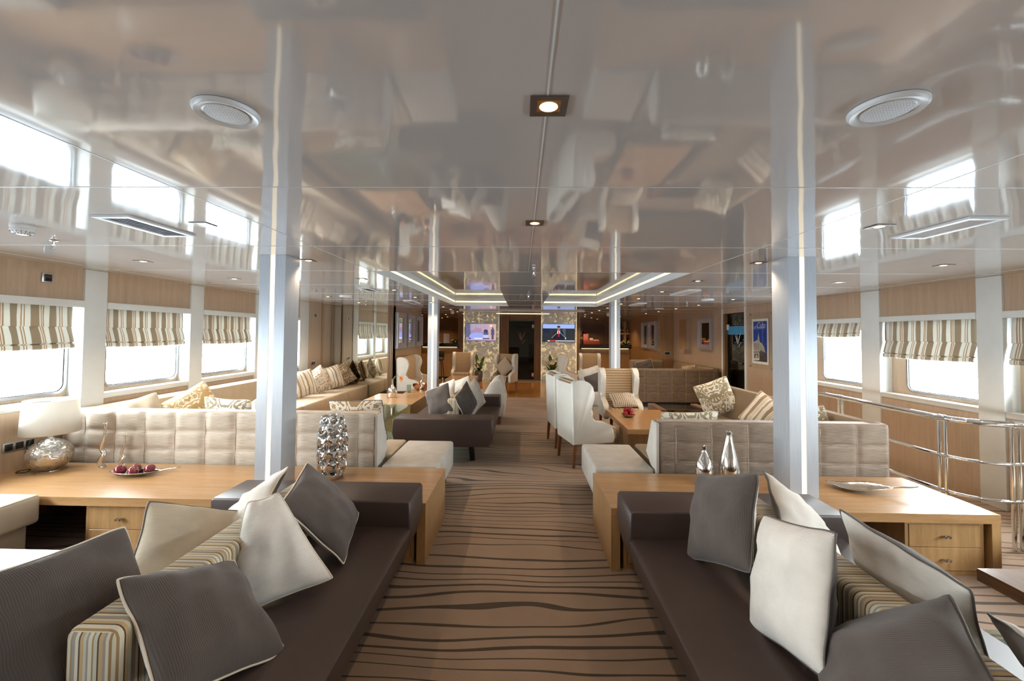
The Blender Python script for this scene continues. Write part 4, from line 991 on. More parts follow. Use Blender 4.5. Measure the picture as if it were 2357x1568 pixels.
leaf_dish('leaf_tray', 'hammered silver leaf tray with thin stem on the right worktop', (2.60, 3.37, .42), .42, .22, .018, R(-22), True, cat='tray')
M_plum = plain('dark_red_skin', (.17, .012, .03), .12, nz=.3); M_plum.node_tree.nodes['Principled BSDF'].inputs['Coat Weight'].default_value = .6
def fruit(name, label, loc, r, rot=(0, 0, 0), grp='dark red fruit in the leaf dish'):
    bm = new_bm(); pr = [(0, -.82), (.25, -.90), (.62, -.78), (.95, -.30), (1.0, .1), (.85, .52), (.52, .80), (.22, .84), (.06, .72), (0, .68)]
    lathe(bm, [(p.x*r, p.z*r) for p in smooth_path([(a, 0, b) for a, b in pr], 3)], n=22)
    o = fin(name, bm, M_plum, None, 80, loc); o.rotation_euler = rot; tag(o, label, 'fruit', grp)
    bm = new_bm(); tube(bm, [(0, 0, .68*r), (.05*r, 0, 1.05*r), (.14*r, 0, 1.25*r)], .0016, 5); fin('stem', bm, M_legw, o)
    return o
fz = .42+.044
fruit('apple', 'leftmost dark red fruit in the silver leaf dish', (-3.235, 3.405, fz+.004), .042, (.5, .9, 0))
fruit('apple', 'dark red fruit at the back of the silver leaf dish', (-3.165, 3.475, fz), .036, (.2, .1, 0))
fruit('apple', 'dark red fruit in the middle front of the silver leaf dish', (-3.125, 3.40, fz), .038, (.3, .8, .6))
fruit('apple', 'rightmost round dark fruit in the silver leaf dish', (-3.035, 3.455, fz+.004), .038, (.1, -.3, .2))
# pierced chrome vase
t = thing('pierced_vase', 'tall faceted chrome vase pierced with round holes on the left worktop', 'vase', (-1.53, 3.45, .42), R(8)); bm = new_bm()
tiers = [(.0, .082), (.10, .112), (.20, .122), (.305, .120), (.405, .108), (.50, .082)]; nf = 8
def vp(a, r, z): return Vector((r*math.cos(a), r*math.sin(a), z))
for k in range(5):
    z0, r0 = tiers[k]; z1, r1 = tiers[k+1]
    for f in range(nf):
        a0 = 2*PI*f/nf; a1 = 2*PI*(f+1)/nf
        c4 = [vp(a0, r0, z0), vp(a1, r0, z0), vp(a1, r1, z1), vp(a0, r1, z1)]
        out = ((c4[0]+c4[1]+c4[2]+c4[3])/4); cen = out.copy(); nrm = Vector((cen.x, cen.y, 0)).normalized()
        ux = (c4[1]-c4[0]).normalized(); uz = ((c4[3]+c4[2])/2-(c4[0]+c4[1])/2).normalized(); hr = .030*(r0+r1)/.24; n = 16
        cen = cen + uz*.012
        hole = [cen - nrm*.020 + ux*hr*math.cos(2*PI*q/n-3*PI/4)+uz*hr*math.sin(2*PI*q/n-3*PI/4) for q in range(n)]
        mid = [cen - nrm*.003 + ux*hr*1.35*math.cos(2*PI*q/n-3*PI/4)+uz*hr*1.30*math.sin(2*PI*q/n-3*PI/4) for q in range(n)]
        bord = []
        for q in range(n):
            e = q/(n/4); s_ = int(e); fr_ = e-s_; bord.append(c4[s_].lerp(c4[(s_+1) % 4], fr_)+ nrm*(.004 if s_ in (0, 2) else 0))
        H = [bm.verts.new(p) for p in hole]; Mi = [bm.verts.new(p) for p in mid]; Bo = [bm.verts.new(p) for p in bord]
        for q in range(n):
            bm.faces.new((Bo[q], Bo[(q+1) % n], Mi[(q+1) % n], Mi[q])); bm.faces.new((Mi[q], Mi[(q+1) % n], H[(q+1) % n], H[q]))
bmesh.ops.remove_doubles(bm, verts=bm.verts[:], dist=.0006)
o = fin('body', bm, M_chrome, t, 42); md = o.modifiers.new('solid', 'SOLIDIFY'); md.thickness = .003
bm = new_bm(); lathe(bm, [(0, .001), (.080, .001), (.080, .006), (0, .006)], n=8); fin('foot', bm, M_chrome, t, 30)
def bottle_vase(label, loc, prof, sx_=1, sy_=1, mat=None, rz=0, grp='silver bottle vases'):
    t = thing('bottle_vase', label, 'vase', loc, rz, grp); bm = new_bm()
    lathe(bm, [(p.x, p.z) for p in smooth_path([(a, 0, b) for a, b in prof], 5)], n=32, sx_=sx_, sy_=sy_); fin('body', bm, mat or M_silver, t, 60)
    a, b = prof[-1]; bm = new_bm(); lathe(bm, [(a, b), (a+.003, b+.001), (a+.003, b-.006), (a-.001, b-.006)], n=24, sx_=sx_, sy_=sy_); lathe(bm, [(a-.002, b-.004), (0, b-.02)], n=20, mi=0); fin('rim', bm, M_silver, t, 60); return t
bottle_vase('shorter silver teardrop bottle vase on the right worktop', (1.455, 3.44, .42), [(0, 0), (.045, .0), (.062, .06), (.068, .12), (.055, .18), (.032, .23), (.019, .265), (.0185, .30)])
bottle_vase('taller silver teardrop bottle vase on the right worktop beside the shorter one', (1.665, 3.47, .42), [(0, 0), (.055, .0), (.075, .07), (.078, .13), (.066, .20), (.048, .27), (.034, .33), (.026, .385), (.027, .41)])
t = bottle_vase('flattened silver flask vase with one orange orchid on the long left coffee table', (-2.34, 7.72, .42), [(0, 0), (.06, .0), (.078, .04), (.088, .10), (.072, .16), (.038, .20), (.020, .225), (.019, .31), (.021, .33)], 1, .5)
bm = new_bm(); tube(bm, smooth_path([(0, 0, .30), (.03, 0, .37), (.07, 0, .40), (.13, 0, .375)], 5), .003, 6)
prism(bm, [(.0, .31), (.02, .36), (.055, .395), (.05, .37), (.025, .33)], 'y', -.012, .012); fin('flower_stem', bm, plain('stem_green', (.05, .16, .04), .5), t)
bm = new_bm()
for k in range(5):
    a = 2*PI*k/5; c_ = Vector((.15, 0, .345)); b2 = new_bm(); bmesh.ops.create_icosphere(b2, subdivisions=2, radius=.022); bmesh.ops.scale(b2, vec=(.7, .5, 1.2), verts=b2.verts[:]); bmesh.ops.translate(b2, vec=c_+Vector((.02*math.cos(a), .01*math.sin(a*2), .024*math.sin(a))), verts=b2.verts[:])
    me = bpy.data.meshes.new('tmp'); b2.to_mesh(me); b2.free(); bm.from_mesh(me); bpy.data.meshes.remove(me)
fin('orchid_bloom', bm, plain('orange_petal', (.75, .22, .04), .5, nz=.3), t, 80)
# copper bowl with seashell on distant worktop
def bowl(name, label, loc, r, h, mat):
    t = thing(name, label, 'bowl', loc); bm = new_bm()
    lathe(bm, [(0, .002), (r*.4, .002), (r*.75, h*.3), (r*.97, h*.7), (r, h), (r*.97, h), (r*.93, h*.7), (r*.7, h*.34), (r*.35, .012), (0, .010)], n=32); fin('body', bm, mat, t, 60); return t
M_copper = MT('mirror_copper').set((.75, .42, .26), .08, 1.0)
bowl('copper_bowl', 'shiny copper bowl on the distant worktop left of the column', (-2.10+.01, 8.48+.30, .42), .15, .13, M_copper)
t = thing('glass_candle_cup', 'small ribbed glass cup beside the copper bowl on the distant worktop', 'cup', (-2.27+.05, 8.42, .42)); bm = new_bm(); lathe(bm, [(0, 0), (.04, 0), (.045, .15), (.042, .15), (.037, .01), (0, .01)], n=16); fin('body', bm, M_tglass, t, 60)
bowl('fruit_bowl', 'small wooden bowl of red apples on the oak coffee table', (1.50, 6.02, .45), .095, .045, plain('bronze_bowl', (.30, .20, .12), .25, .5))
M_red = plain('red_apple_skin', (.30, .012, .02), .15, nz=.4)
for k, (dx, dy, dz, wh) in enumerate(((-.045, -.02, 0, 'front left'), (.04, -.03, 0, 'front right'), (.0, .045, 0, 'rear'), (.03, .0, .045, 'upper right'), (-.03, .02, .04, 'upper left'))):
    o = fruit('apple', wh+' red apple in the small wooden bowl on the oak coffee table', (1.50+dx, 6.02+dy, .45+.052+dz), .036, (.3*k, .4*k, 0), 'red apples in the wooden bowl'); o.data.materials[0] = M_red
# reed diffuser on the right sill
t = thing('reed_diffuser', 'small bottle with pale reed sticks on the right window sill at photo edge', 'diffuser', (XR+.055, 3.83, zsr))
bm = new_bm(); box(bm, -.03, .03, -.03, .03, 0, .055, 0, .008); box(bm, -.012, .012, -.012, .012, .055, .075); fin('bottle', bm, M_tglass, t)
for k in range(6):
    a = k*1.05; bm = new_bm(); tube(bm, [(0, 0, .02), (.045*math.cos(a), .05*math.sin(a), .22)], .002, 5); fin('reed', bm, plain('reed_%d' % k, (.62, .50, .34), .7), t)
t = thing('label_card', 'small white box standing with the reed sticks on the right sill', 'box', (XR+.06, 3.93, zsr)); bm = new_bm(); box(bm, -.02, .02, -.03, .03, 0, .17); fin('body', bm, M_plastic, t, None)

# ---------------------------------------------------------------- railing
t = thing('chrome_railing', 'chrome tube railing curving round the stairwell by the right windows', 'railing')
def rail(z, r, name):
    bm = new_bm(); P = smooth_path([(3.42, 5.72, z), (3.42, 5.4, z), (3.42, 5.0, z), (3.42, 4.2, z), (3.42, 3.62, z), (3.46, 3.46, z), (3.56, 3.37, z), (3.72, 3.33, z), (4.1, 3.33, z), (4.46, 3.33, z)], 6)
    tube(bm, P, r, 12); fin(name, bm, M_chrome, t, 60)
rail(.945, .024, 'top_rail'); rail(.645, .013, 'middle_rail'); rail(.365, .013, 'lower_rail')
for (x, y) in ((3.42, 5.66), (3.42, 4.66), (3.42, 3.56), (3.74, 3.33)):
    bm = new_bm()
    dx, dy = (0, .026) if x == 3.42 else (.026, 0)
    tube(bm, [(x-dx, y-dy, 0), (x-dx, y-dy, .93)], .014, 10); tube(bm, [(x+dx, y+dy, 0), (x+dx, y+dy, .93)], .014, 10)
    for z in (.365, .645): tube(bm, [(x-dx*1.6, y-dy*1.6, z), (x+dx*1.6, y+dy*1.6, z)], .016, 10)
    fin('post', bm, M_chrome, t, 60)
    bm = new_bm(); tube(bm, [(x-(.03 if dx else 0), y-(.03 if dy else 0), .945), (x+(.03 if dx else 0), y+(.03 if dy else 0), .945)], .028, 12); fin('sleeve', bm, M_chrome, t, 60)
# railing outside the right windows (deck rail in the glare)
t = thing('deck_rail', 'pale deck rail outside the right windows, faint in the glare', 'railing')
bm = new_bm(); tube(bm, [(6.6, -3, 1.20), (6.6, 12, 1.20)], .03, 8); tube(bm, [(6.6, -3, .8), (6.6, 12, .8)], .012, 8)
for y in range(-2, 12, 2): tube(bm, [(6.6, y+.3, -.2), (6.6, y+.3, 1.2)], .02, 8)
fin('rail', bm, M_white, t, 60)

# ---------------------------------------------------------------- screens
def screen(label, x0, x1, z0, z1, draw, grp='wall screens'):
    t = thing('television', label, 'television', ((x0+x1)/2, YW-.05, (z0+z1)/2), 0, grp)
    a = (x1-x0)/2; b = (z1-z0)/2
    bm = new_bm(); box(bm, -a, a, 0, .05, -b, b, 0, .004); fin('casing', bm, M_black, t)
    bm = new_bm(); mats = []; idx = {}
    def R4(u0, u1, v0, v1, c, st=1.0, lay=0):
        key = (c, st)
        if key not in idx:
            idx[key] = len(mats); mats.append(emis('screen_%s_%d' % (label[:4].strip(), len(mats)), c, st))
        e = .012; X = lambda u: -a+e+(2*a-2*e)*u; Z = lambda v: -b+e+(2*b-2*e)*v
        quad(bm, [(X(u0), -.001-lay*.0004, Z(v0)), (X(u1), -.001-lay*.0004, Z(v0)), (X(u1), -.001-lay*.0004, Z(v1)), (X(u0), -.001-lay*.0004, Z(v1))], idx[key])
    def EL(u, v, ru, rv, c, st=1.0, lay=0):
        key = (c, st)
        if key not in idx:
            idx[key] = len(mats); mats.append(emis('screen_%s_%d' % (label[:4].strip(), len(mats)), c, st))
        e = .012; bm.faces.new([bm.verts.new((-a+e+(2*a-2*e)*(u+ru*math.cos(q*PI/8)), -.001-lay*.0004, -b+e+(2*b-2*e)*(v+rv*math.sin(q*PI/8)))) for q in range(16)]).material_index = idx[key]
    draw(R4, EL); fin('picture', bm, mats, t, None)
def d1(R4, EL):
    R4(0, 1, 0, 1, (.34, .27, .42)); R4(0, .16, .2, 1, (.14, .13, .25), 1, 1); R4(.14, .45, .62, 1, (.42, .36, .46), 1, 1); R4(.45, .75, .5, 1, (.50, .36, .46), 1, 1); R4(.75, 1, .08, 1, (.62, .42, .40), 1, 1)
    EL(.38, .25, .26, .235, (.34, .40, .85), 1, 2); EL(.40, .62, .14, .14, (.42, .25, .38), 1, 3)
    for x in (.2, .32, .5, .62): R4(x, x+.01, .62, .98, (.30, .24, .34), 1, 2)
    EL(.66, .56, .07, .11, (.05, .05, .12), 1, 3); R4(.59, .74, .28, .52, (.12, .12, .22), 1, 3); R4(.58, .75, .16, .34, (.55, .55, .85), 1, 4)
    EL(.885, .74, .03, .06, (.12, .07, .10), 1, 3); R4(.83, .94, .34, .68, (.10, .09, .18), 1, 3); R4(.85, .92, .08, .36, (.08, .08, .14), 1, 3)
    EL(.83, .88, .03, .05, (1, 1, 1), 1, 4); R4(.11, .17, .10, .16, (.02, .02, .04), 1, 4); R4(.28, .56, .10, .16, (.85, .85, .92), 1, 4); R4(.56, .78, .10, .16, (.10, .08, .14), 1, 4); R4(.10, 1, .03, .07, (.75, .35, .50), 1, 4)
def d2(R4, EL):
    R4(0, 1, 0, 1, (.020, .028, .035)); R4(0, 1, .76, 1, (.36, .48, .90), 1, 1); R4(.02, .22, .5, .74, (.01, .015, .05), 1, 1); R4(.62, .72, .3, .74, (.07, .09, .11), 1, 1)
    EL(.50, .78, .05, .11, (.36, .20, .16), 1, 4); EL(.50, .86, .052, .06, (.05, .04, .04), 1, 5)
    for w_, z0, z1 in ((.17, .12, .40), (.15, .40, .55), (.11, .55, .62)): R4(.5-w_, .5+w_, z0, z1, (.010, .010, .022), 1, 3)
    R4(.455, .545, .46, .64, (.75, .75, .85), 1, 5); R4(.485, .52, .28, .62, (.60, .02, .04), 1, 6)
    for k in range(8):
        R4(.28+k*.02, .30+k*.02, .22+k*.035, .235+k*.035+.02, (.35, .36, .40), 1, 7); R4(.70-k*.02, .72-k*.02, .22+k*.035, .235+k*.035+.02, (.30, .31, .36), 1, 7)
    R4(.70, .73, .15, .26, (.75, .80, .95), 1, 4); R4(.15, .22, .02, .08, (.9, .75, .75), 1, 4); R4(.22, .40, .02, .08, (.75, .05, .06), 1, 4); R4(.40, 1, .02, .08, (.55, .58, .70), 1, 4)
screen('flat television on the left gold wall showing a blurred violet street scene', -1.955, -.87, 1.335, 1.945, d1)
screen('flat television on the right gold wall showing a speaker in dark suit and red tie', .72, 1.84, 1.32, 1.95, d2)

# ---------------------------------------------------------------- framed mirrors, box, poster
def framed(label, x, y0, y1, z0, z1, face):
    """frame on a wall in the YZ plane at x; face=+1 faces +x"""
    t = thing('framed_mirror', label, 'mirror', (x, (y0+y1)/2, (z0+z1)/2), 0, 'deep silver framed mirrors')
    a = (y1-y0)/2; b = (z1-z0)/2; w_ = .12; bm = new_bm()
    O = [(-a, -b), (a, -b), (a, b), (-a, b)]; I = [(-a+w_, -b+w_), (a-w_, -b+w_), (a-w_, b-w_), (-a+w_, b-w_)]; Mx = [(-a+.035, -b+.035), (a-.035, -b+.035), (a-.035, b-.035), (-a+.035, b-.035)]
    rings = [[(.002, p) for p in O], [(.075, p) for p in O], [(.085, p) for p in Mx], [(.03, p) for p in I]]
    VV = [[bm.verts.new((face*d_, p[0], p[1])) for d_, p in r_] for r_ in rings]
    for r0, r1 in zip(VV, VV[1:]):
        for k in range(4): bm.faces.new((r0[k], r0[(k+1) % 4], r1[(k+1) % 4], r1[k]))
    fin('frame', bm, MATS['frame_silver'] if 'frame_silver' in MATS else plain('frame_silver', (.42, .42, .46), .28, .85), t, 20)
    bm = new_bm(); quad(bm, [(face*.028, p[0], p[1]) for p in ((-a+w_-.005, -b+w_-.005), (a-w_+.005, -b+w_-.005), (a-w_+.005, b-w_+.005), (-a+w_-.005, b-w_+.005))]); fin('mirror_glass', bm, M_mirror, t, None)
plain('frame_silver', (.42, .43, .47), .32, .35); MATS['frame_silver'] = bpy.data.materials['frame_silver']
framed('nearest of the three silver framed mirrors above the wing-sided two-seat sofa', -2.86, 9.55, 10.28, 1.24, 2.06, 1)
framed('middle one of the three silver framed mirrors on the left inner wall', -2.86, 10.40, 11.13, 1.24, 2.06, 1)
framed('farthest of the three silver framed mirrors on the left inner wall', -2.86, 11.25, 11.98, 1.24, 2.06, 1)
framed('silver framed mirror on the right wall beside the glass door', XR, 10.1, 10.85, 1.26, 2.02, -1)
framed('silver framed mirror near the right bar, left one of the pair', 4.10, 13.75, 14.45, 1.16, 2.02, -1)
framed('silver framed mirror near the right bar, right one of the pair', 4.10, 12.98, 13.68, 1.16, 2.02, -1)
t = thing('wall_cabinet', 'small shallow timber box on the right wall left of the framed mirror', 'cabinet', (XR, 11.65, 1.62))
bm = new_bm(); box(bm, -.13, -.002, -.24, .24, -.40, .40); fin('body', bm, M_wall, t, None)
bm = new_bm(); box(bm, -.14, -.131, -.24, .24, -.40, .40); fin('door', bm, M_wallb, t, None)
# poster in acrylic holder on right wall
py0, py1, pz0, pz1 = 7.85, 8.40, 1.07, 1.92
t = thing('poster', 'blue travel poster reading of Cuba in a clear acrylic holder on the right wall', 'poster', (XR, 0, 0))
def PQ(bm, u0, u1, v0, v1, lay, mi=0):
    # u runs left to right as seen (far y to near y)
    Y_ = lambda u: py1-.03-(py1-py0-.06)*u; Z_ = lambda v: pz0+.03+(pz1-pz0-.06)*v
    quad(bm, [(-.012-lay*.0006, Y_(u), Z_(v)) for u, v in ((u0, v0), (u1, v0), (u1, v1), (u0, v1))], mi)
def PP(bm, pts, lay, mi=0):
    Y_ = lambda u: py1-.03-(py1-py0-.06)*u; Z_ = lambda v: pz0+.03+(pz1-pz0-.06)*v
    bm.faces.new([bm.verts.new((-.012-lay*.0006, Y_(u), Z_(v))) for u, v in pts]).material_index = mi
bm = new_bm(); box(bm, -.012, -.010, py0, py1, pz0, pz1); fin('paper', bm, plain('paper_white', (.80, .80, .78), .5), t, None)
pm = [plain('poster_blue', (.01, .06, .36), .4, nz=.3), plain('poster_stone', (.50, .46, .40), .6), plain('poster_shadow', (.06, .05, .05), .6), plain('poster_card', (.62, .62, .60), .5), plain('poster_olive', (.12, .12, .08), .6)]
bm = new_bm(); PQ(bm, .03, .97, .02, .98, 1, 0)
PP(bm, [(.03, .02), (.97, .02), (.97, .22), (.80, .20), (.5, .26), (.03, .24)], 2, 2)
PP(bm, [(.03, .24), (.50, .26), (.50, .50), (.42, .54), (.30, .53), (.03, .48)], 3, 1); PP(bm, [(.50, .24), (.88, .20), (.80, .36), (.62, .49), (.50, .50)], 3, 2)
PP(bm, [(.50, .30), (.86, .24), (.78, .36), (.60, .47), (.50, .48)], 4, 1)
for k in range(5): PQ(bm, .08+k*.085, .105+k*.085, .28, .45, 5, 2)
for k in range(4): PQ(bm, .54+k*.07, .56+k*.07, .29-k*.01, .42-k*.035, 5, 2)
PP(bm, [(.33, .53), (.47, .53), (.45, .61), (.42, .65), (.40, .73), (.38, .65), (.35, .61)], 4, 1)
PP(bm, [(.05, .03), (.46, .05), (.44, .235), (.04, .22)], 6, 3); PP(bm, [(.09, .085), (.40, .10), (.39, .215), (.08, .20)], 7, 4); PP(bm, [(.16, .10), (.36, .11), (.26, .19)], 8, 1)
fin('print', bm, pm, t, None)
bm = new_bm()
Yp = lambda u: -.018
for (s_, e_) in (((.66, .13), (.74, .08)), ((.72, .09), (.80, .14))): pass
for txt, sz, uu, vv in (('of', .085, .10, .80), ('Cuba', .135, .29, .81)):
    cu_ = bpy.data.curves.new('txt', 'FONT'); cu_.body = txt; cu_.size = sz; cu_.shear = .35; cu_.offset = -.0015; cu_.extrude = .0004
    to = bpy.data.objects.new('txt', cu_); C.objects.link(to); me = bpy.data.meshes.new_from_object(to.evaluated_get(bpy.context.evaluated_depsgraph_get())); bpy.data.objects.remove(to)
    # text plane: local x -> -y world, local y -> z
    me.transform(Matrix(((0, 0, -1, -.0185), (-1, 0, 0, py1-.03-(py1-py0-.06)*uu), (0, 1.25, 0, pz0+.03+(pz1-pz0-.06)*vv), (0, 0, 0, 1))))
    bm.from_mesh(me); bpy.data.meshes.remove(me)
fin('lettering', bm, plain('poster_letter_white', (.85, .87, .92), .5), t, None)
bm = new_bm(); box(bm, -.030, -.025, py0-.14, py1+.09, pz0-.09, pz1+.12); fin('acrylic_sheet', bm, m_glass('acrylic', (.97, .97, .96), .02), t, None)
for (y, z) in ((py0-.10, pz0-.06), (py1+.06, pz0-.06), (py0-.10, pz1+.09), (py1+.06, pz1+.09)):
    bm = new_bm(); tube(bm, [(-.001, y, z), (-.036, y, z)], .014, 12); fin('standoff', bm, M_steel, t)

# ---------------------------------------------------------------- bars
def bar(label, x0, x1, grp):
    t = thing('bar_counter', label, 'bar counter', (0, 0, 0), 0, grp)
    bm = new_bm(); box(bm, x0, x1, YW+.05, YW+.10, .08, 1.10); fin('front', bm, M_wallb, t, None)
    bm = new_bm(); box(bm, x0-.03, x1+.03, YW-.12, YW+.45, 1.12, 1.25, 0, .01); fin('counter_top', bm, M_black, t)
    bm = new_bm(); box(bm, x0, x1, YW+.09, YW+.12, 0, .08); box(bm, x0+.02, x1-.02, YW+.10, YW+.40, .1, 1.1); fin('kick_board', bm, M_dark, t, None)
    bm = new_bm(); box(bm, x0+.05, x1-.05, YW+.01, YW+.03, 1.102, 1.118); fin('under_light', bm, M_leds, t, None)
bar('left reception counter with black top behind the far wing chair', -3.5, -2.2, 'bar counters'); bar('right bar counter with black top and warm underlight', 2.03, 3.74, 'bar counters')
t = thing('back_door', 'plain dark timber door in the wall behind the right bar', 'door'); bm = new_bm(); box(bm, 2.45, 3.35, YE-.04, YE-.002, 0, 2.0); fin('leaf', bm, plain('plum_door', (.10, .065, .055), .4), t, None)
t = thing('bottle_shelf', 'lit timber shelves of bottles at the right end of the bar', 'shelf'); bm = new_bm(); box(bm, 4.02, 4.10, 15.4, 17.1, .0, 2.1)
bm.free(); bm = new_bm(); box(bm, 3.88, 3.95, 16.2, 16.5, .6, 2.1); fin('upright', bm, M_oakz, t, None)
for z in (1.16, 1.60):
    bm = new_bm(); box(bm, 3.95, 4.70, 16.15, 16.5, z, z+.07); bm.free(); bm = new_bm(); box(bm, 3.55, 4.09, 16.15, 16.5, z, z+.07); fin('shelf_board', bm, M_oakz, t, None)
t2 = thing('bottle_shelf', 'short timber shelf with two bottles at the left end of the right bar', 'shelf'); bm = new_bm(); box(bm, 2.10, 2.42, 16.0, 16.4, 1.42, 1.50); fin('shelf_board', bm, M_oakz, t2, None)
bm = new_bm(); box(bm, 2.10, 2.14, 16.0, 16.4, 0, 1.42); fin('upright', bm, M_oakz, t2, None)
def bottle(label, loc, col, h=.32, grp='bottles behind the right bar', labcol=(.7, .1, .08)):
    t = thing('bottle', label, 'bottle', loc, 0, grp); r = .038
    g = plain('bottle_glass_%02d' % len(MATS), col, .12)
    bm = new_bm(); lathe(bm, [(0, 0), (r, 0), (r, h*.55), (r*.85, h*.64), (r*.32, h*.76), (r*.30, h), (0, h)], n=16); fin('body', bm, g, t, 50)
    bm = new_bm(); lathe(bm, [(r+.001, h*.15), (r+.001, h*.45)], n=16); fin('paper_label', bm, plain('bottle_label_%02d' % len(MATS), labcol, .6), t, 60)
    bm = new_bm(); lathe(bm, [(r*.36, h*.9), (r*.36, h+.004), (0, h+.004)], n=12); fin('cap', bm, plain('bottle_cap_%02d' % len(MATS), (.3, .02, .02), .4), t, 50)
bottle('red labelled bottle, leftmost on the upper bar shelf', (3.62, 16.3, 1.67), (.25, .12, .10), .33, labcol=(.7, .10, .08))
bottle('slim dark bottle with ochre label on the upper bar shelf', (3.76, 16.3, 1.67), (.05, .03, .02), .31, labcol=(.55, .40, .1))
bottle('dark wine bottle third on the upper bar shelf', (3.90, 16.3, 1.67), (.01, .012, .01), .34, labcol=(.5, .5, .45))
bottle('amber bottle at the right end of the upper bar shelf', (4.02, 16.3, 1.67), (.35, .14, .03), .28, labcol=(.6, .35, .1))
bottle('dark bottle at the left of the lower bar shelf', (3.66, 16.3, 1.23), (.04, .02, .02), .28, labcol=(.3, .1, .08))
bottle('short bottle with cream label on the lower bar shelf', (3.79, 16.3, 1.23), (.05, .04, .03), .22, labcol=(.6, .55, .4))
bottle('green wine bottle on the lower bar shelf', (3.91, 16.3, 1.23), (.02, .06, .03), .34, labcol=(.3, .3, .2))
bottle('dark bottle at the right of the lower bar shelf', (4.02, 16.3, 1.23), (.01, .012, .01), .30, labcol=(.2, .2, .18))
bottle('clear tall bottle on the short shelf behind the right bar', (2.24, 16.2, 1.50), (.40, .42, .42), .36, labcol=(.6, .6, .62))
bottle('dark bottle beside the clear one on the short shelf', (2.34, 16.2, 1.50), (.012, .012, .012), .26, labcol=(.1, .1, .1))
t = thing('red_box', 'red box with pink and white items on the right bar counter', 'box', (2.42, YW+.1, 1.25)); bm = new_bm(); box(bm, -.28, .28, -.12, .12, 0, .13, 0, .006); fin('box', bm, plain('rust_red', (.30, .045, .02), .5), t)
bm = new_bm(); box(bm, -.28, -.10, -.08, .08, .13, .36, 0, .02); fin('pink_pack', bm, plain('pink_pack', (.65, .22, .20), .5), t)
bm = new_bm(); box(bm, -.06, .06, -.08, .06, .13, .22, 0, .02); box(bm, .08, .26, -.08, .06, .13, .16, 0, .01); fin('paper_stack', bm, M_plastic, t)
def bouquet(label, loc, r, cols, grp='small bouquets'):
    t = thing('flower_bouquet', label, 'flowers', loc, 0, grp); rnd = random.Random(3); bm = new_bm()
    for k in range(60):
        a = rnd.random()*2*PI; e = rnd.random()*1.4; p = Vector((math.cos(a)*math.cos(e-.2), math.sin(a)*math.cos(e-.2), math.sin(e)*.8+.25))*r
        b2 = p.normalized()*.05; s_ = Vector((-b2.y, b2.x, 0)).normalized()*.018
        quad(bm, [p*.6-s_, p*.6+s_, p+b2*.6+s_*.3, p+b2*.6-s_*.3])
    lathe(bm, [(0, 0), (r*.4, 0), (r*.62, r*.5), (r*.4, r*.9), (0, r)], n=12); fin('foliage', bm, plain('bouquet_green_%02d' % len(MATS), (.03, .09, .02), .6), t, 60)
    for c_ in cols:
        bm = new_bm()
        for k in range(7):
            a = rnd.random()*2*PI; e = .1+rnd.random()*1.3; p = Vector((math.cos(a)*math.cos(e), math.sin(a)*math.cos(e), math.sin(e)*.8+.25))*r*1.05
            q = new_bm(); bmesh.ops.create_icosphere(q, subdivisions=1, radius=r*.17); bmesh.ops.translate(q, vec=p, verts=q.verts[:]); me = bpy.data.meshes.new('tmp'); q.to_mesh(me); q.free(); bm.from_mesh(me); bpy.data.meshes.remove(me)
        fin('blooms', bm, plain('bloom_%02d' % len(MATS), c_, .6), t, 80)
bouquet('yellow and pink bouquet on the right bar counter', (3.62, YW+.1, 1.25), .15, [(.70, .60, .05), (.75, .30, .30), (.65, .65, .6)])
bouquet('yellow and white bouquet at the end of the left counter', (-2.32, YW+.05, 1.25), .14, [(.70, .60, .08), (.75, .75, .70)])
t = thing('counter_sign', 'white card sign standing on the left counter beside the bouquet', 'sign', (-2.62, YW+.02, 1.25)); bm = new_bm(); box(bm, -.10, .10, -.005, .005, 0, .33); fin('card', bm, M_plastic, t, None)
t = thing('paper_stack', 'flat stack of papers on the left counter', 'papers', (-2.95, YW+.02, 1.25)); bm = new_bm(); box(bm, -.13, .13, -.09, .09, 0, .02); fin('sheets', bm, M_plastic, t, None)
t = thing('bar_stool', 'black bar stool at the left counter, partly hidden by the column', 'stool', (-2.75, 13.9, 0))
bm = new_bm(); box(bm, -.20, .20, -.19, .19, .70, .76, 0, .02); fin('seat', bm, M_blackm, t)
bm = new_bm(); box(bm, -.20, .20, .16, .20, .80, 1.02, 0, .015); box(bm, -.18, -.15, .16, .19, .74, .82); box(bm, .15, .18, .16, .19, .74, .82); fin('backrest', bm, M_blackm, t)
for sx_ in (-1, 1):
    for sy_ in (-1, 1):
        bm = new_bm(); tube(bm, [(sx_*.14, sy_*.13, .70), (sx_*.21, sy_*.20, 0)], .014, 8); fin('leg', bm, M_blackm, t)
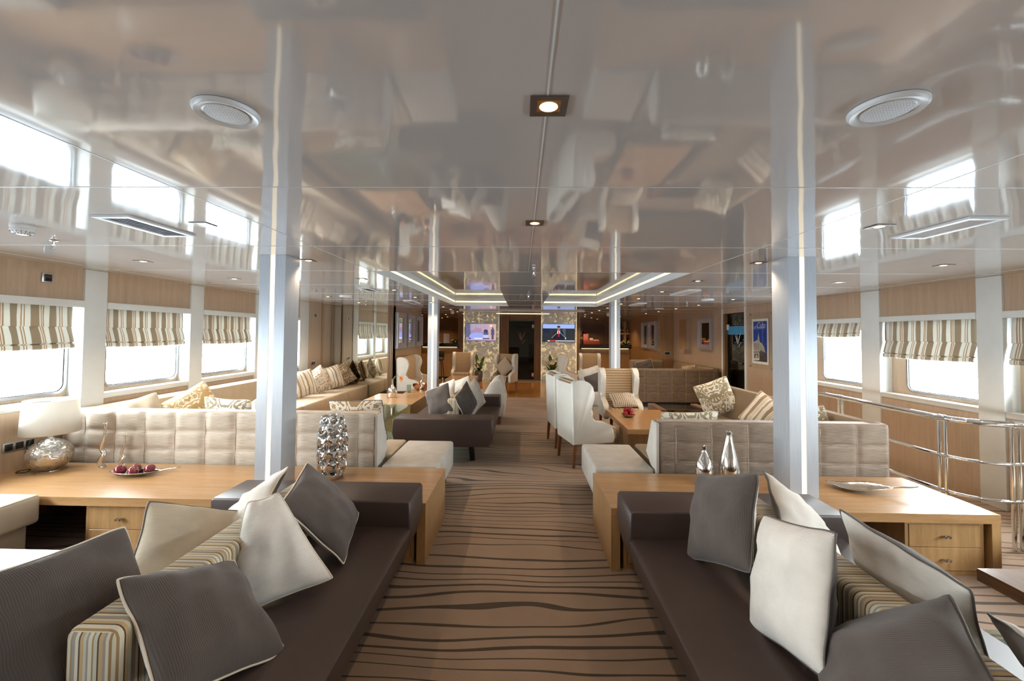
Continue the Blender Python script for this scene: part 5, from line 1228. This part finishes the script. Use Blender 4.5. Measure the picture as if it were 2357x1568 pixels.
# floor vases with lilies
def lily_vase(label, loc):
    t = thing('flower_vase', label, 'vase', loc, 0, 'floor vases of lilies'); rnd = random.Random(int(loc[0]*10)+5)
    bm = new_bm(); lathe(bm, [(0, 0), (.11, 0), (.13, .02), (.14, .28), (.12, .36), (.115, .36), (.12, .05), (0, .03)], n=24); fin('vase', bm, plain('grey_glass_%02d' % len(MATS), (.14, .14, .15), .1), t, 50)
    bm = new_bm()
    for k in range(46):
        a = rnd.random()*2*PI; L = .25+rnd.random()*.35; d0 = Vector((math.cos(a), math.sin(a)*.6, rnd.random()*1.6-.1)).normalized(); p0 = Vector((0, 0, .34))
        sd = Vector((-d0.y, d0.x, 0)); sd = (sd.normalized() if sd.length > .01 else Vector((1, 0, 0)))*.022
        P = [p0+d0*L*q+Vector((0, 0, -.18*q*q*L)) for q in (0, .35, .7, 1)]
        for q, w0, w1 in ((0, .3, 1), (1, 1, .8), (2, .8, .05)): quad(bm, [P[q]-sd*w0, P[q]+sd*w0, P[q+1]+sd*w1, P[q+1]-sd*w1])
    for (dx, h_) in ((-.06, .92), (.12, .84)):
        P = [Vector((dx*.3, 0, .36)), Vector((dx*.7, 0, h_*.7)), Vector((dx*1.2, 0, h_*.9)), Vector((dx*1.5, 0, h_))]
        for q, w0, w1 in ((0, .01, .06), (1, .06, .05), (2, .05, .004)): quad(bm, [P[q]-Vector((w0, 0, 0)), P[q]+Vector((w0, 0, 0)), P[q+1]+Vector((w1, 0, 0)), P[q+1]-Vector((w1, 0, 0))])
    fin('leaves', bm, plain('lily_green_%02d' % len(MATS), (.05, .14, .03), .5), t, 60)
    for k in range(7):
        c_ = Vector(((rnd.random()-.5)*.42, (rnd.random()-.5)*.2, .50+rnd.random()*.25)); bm = new_bm()
        for q in range(6):
            a = q*PI/3; d0 = Vector((math.cos(a), math.sin(a)*.5-.5, math.sin(a)*.8)).normalized(); sd = d0.cross(Vector((0, 1, 0))).normalized()*.018
            quad(bm, [c_, c_+d0*.045+sd, c_+d0*.10, c_+d0*.045-sd])
        fin('lily', bm, plain('lily_white_%02d' % len(MATS), (.72, .70, .62), .5), t, None)
lily_vase('tall grey floor vase with white lilies and green leaves before the left gold wall', (-1.42, 14.15, 0))
lily_vase('floor vase of lilies half hidden by a wing chair before the right gold wall', (1.02, 14.15, 0))
# glowing strips added on the panel faces to imitate the backlit stone edges
for k, (a, b) in enumerate(((-2.02, -.78), (.68, 1.90))):
    t = thing('added_edge_glow', ('left' if k == 0 else 'right')+' gold stone wall panel, added glow strips imitating its backlit edges', 'added glow', (0, 0, 0), 0, 'added edge glow of the gold wall panels'); bm = new_bm()
    for x in (a+.002, b-.009): box(bm, x, x+.007, YW-.012, YW-.002, .02, CZ-.01)
    fin('light_strip', bm, emis('edge_glow_%d' % k, (1, .82, .50), 1.3), t, None)
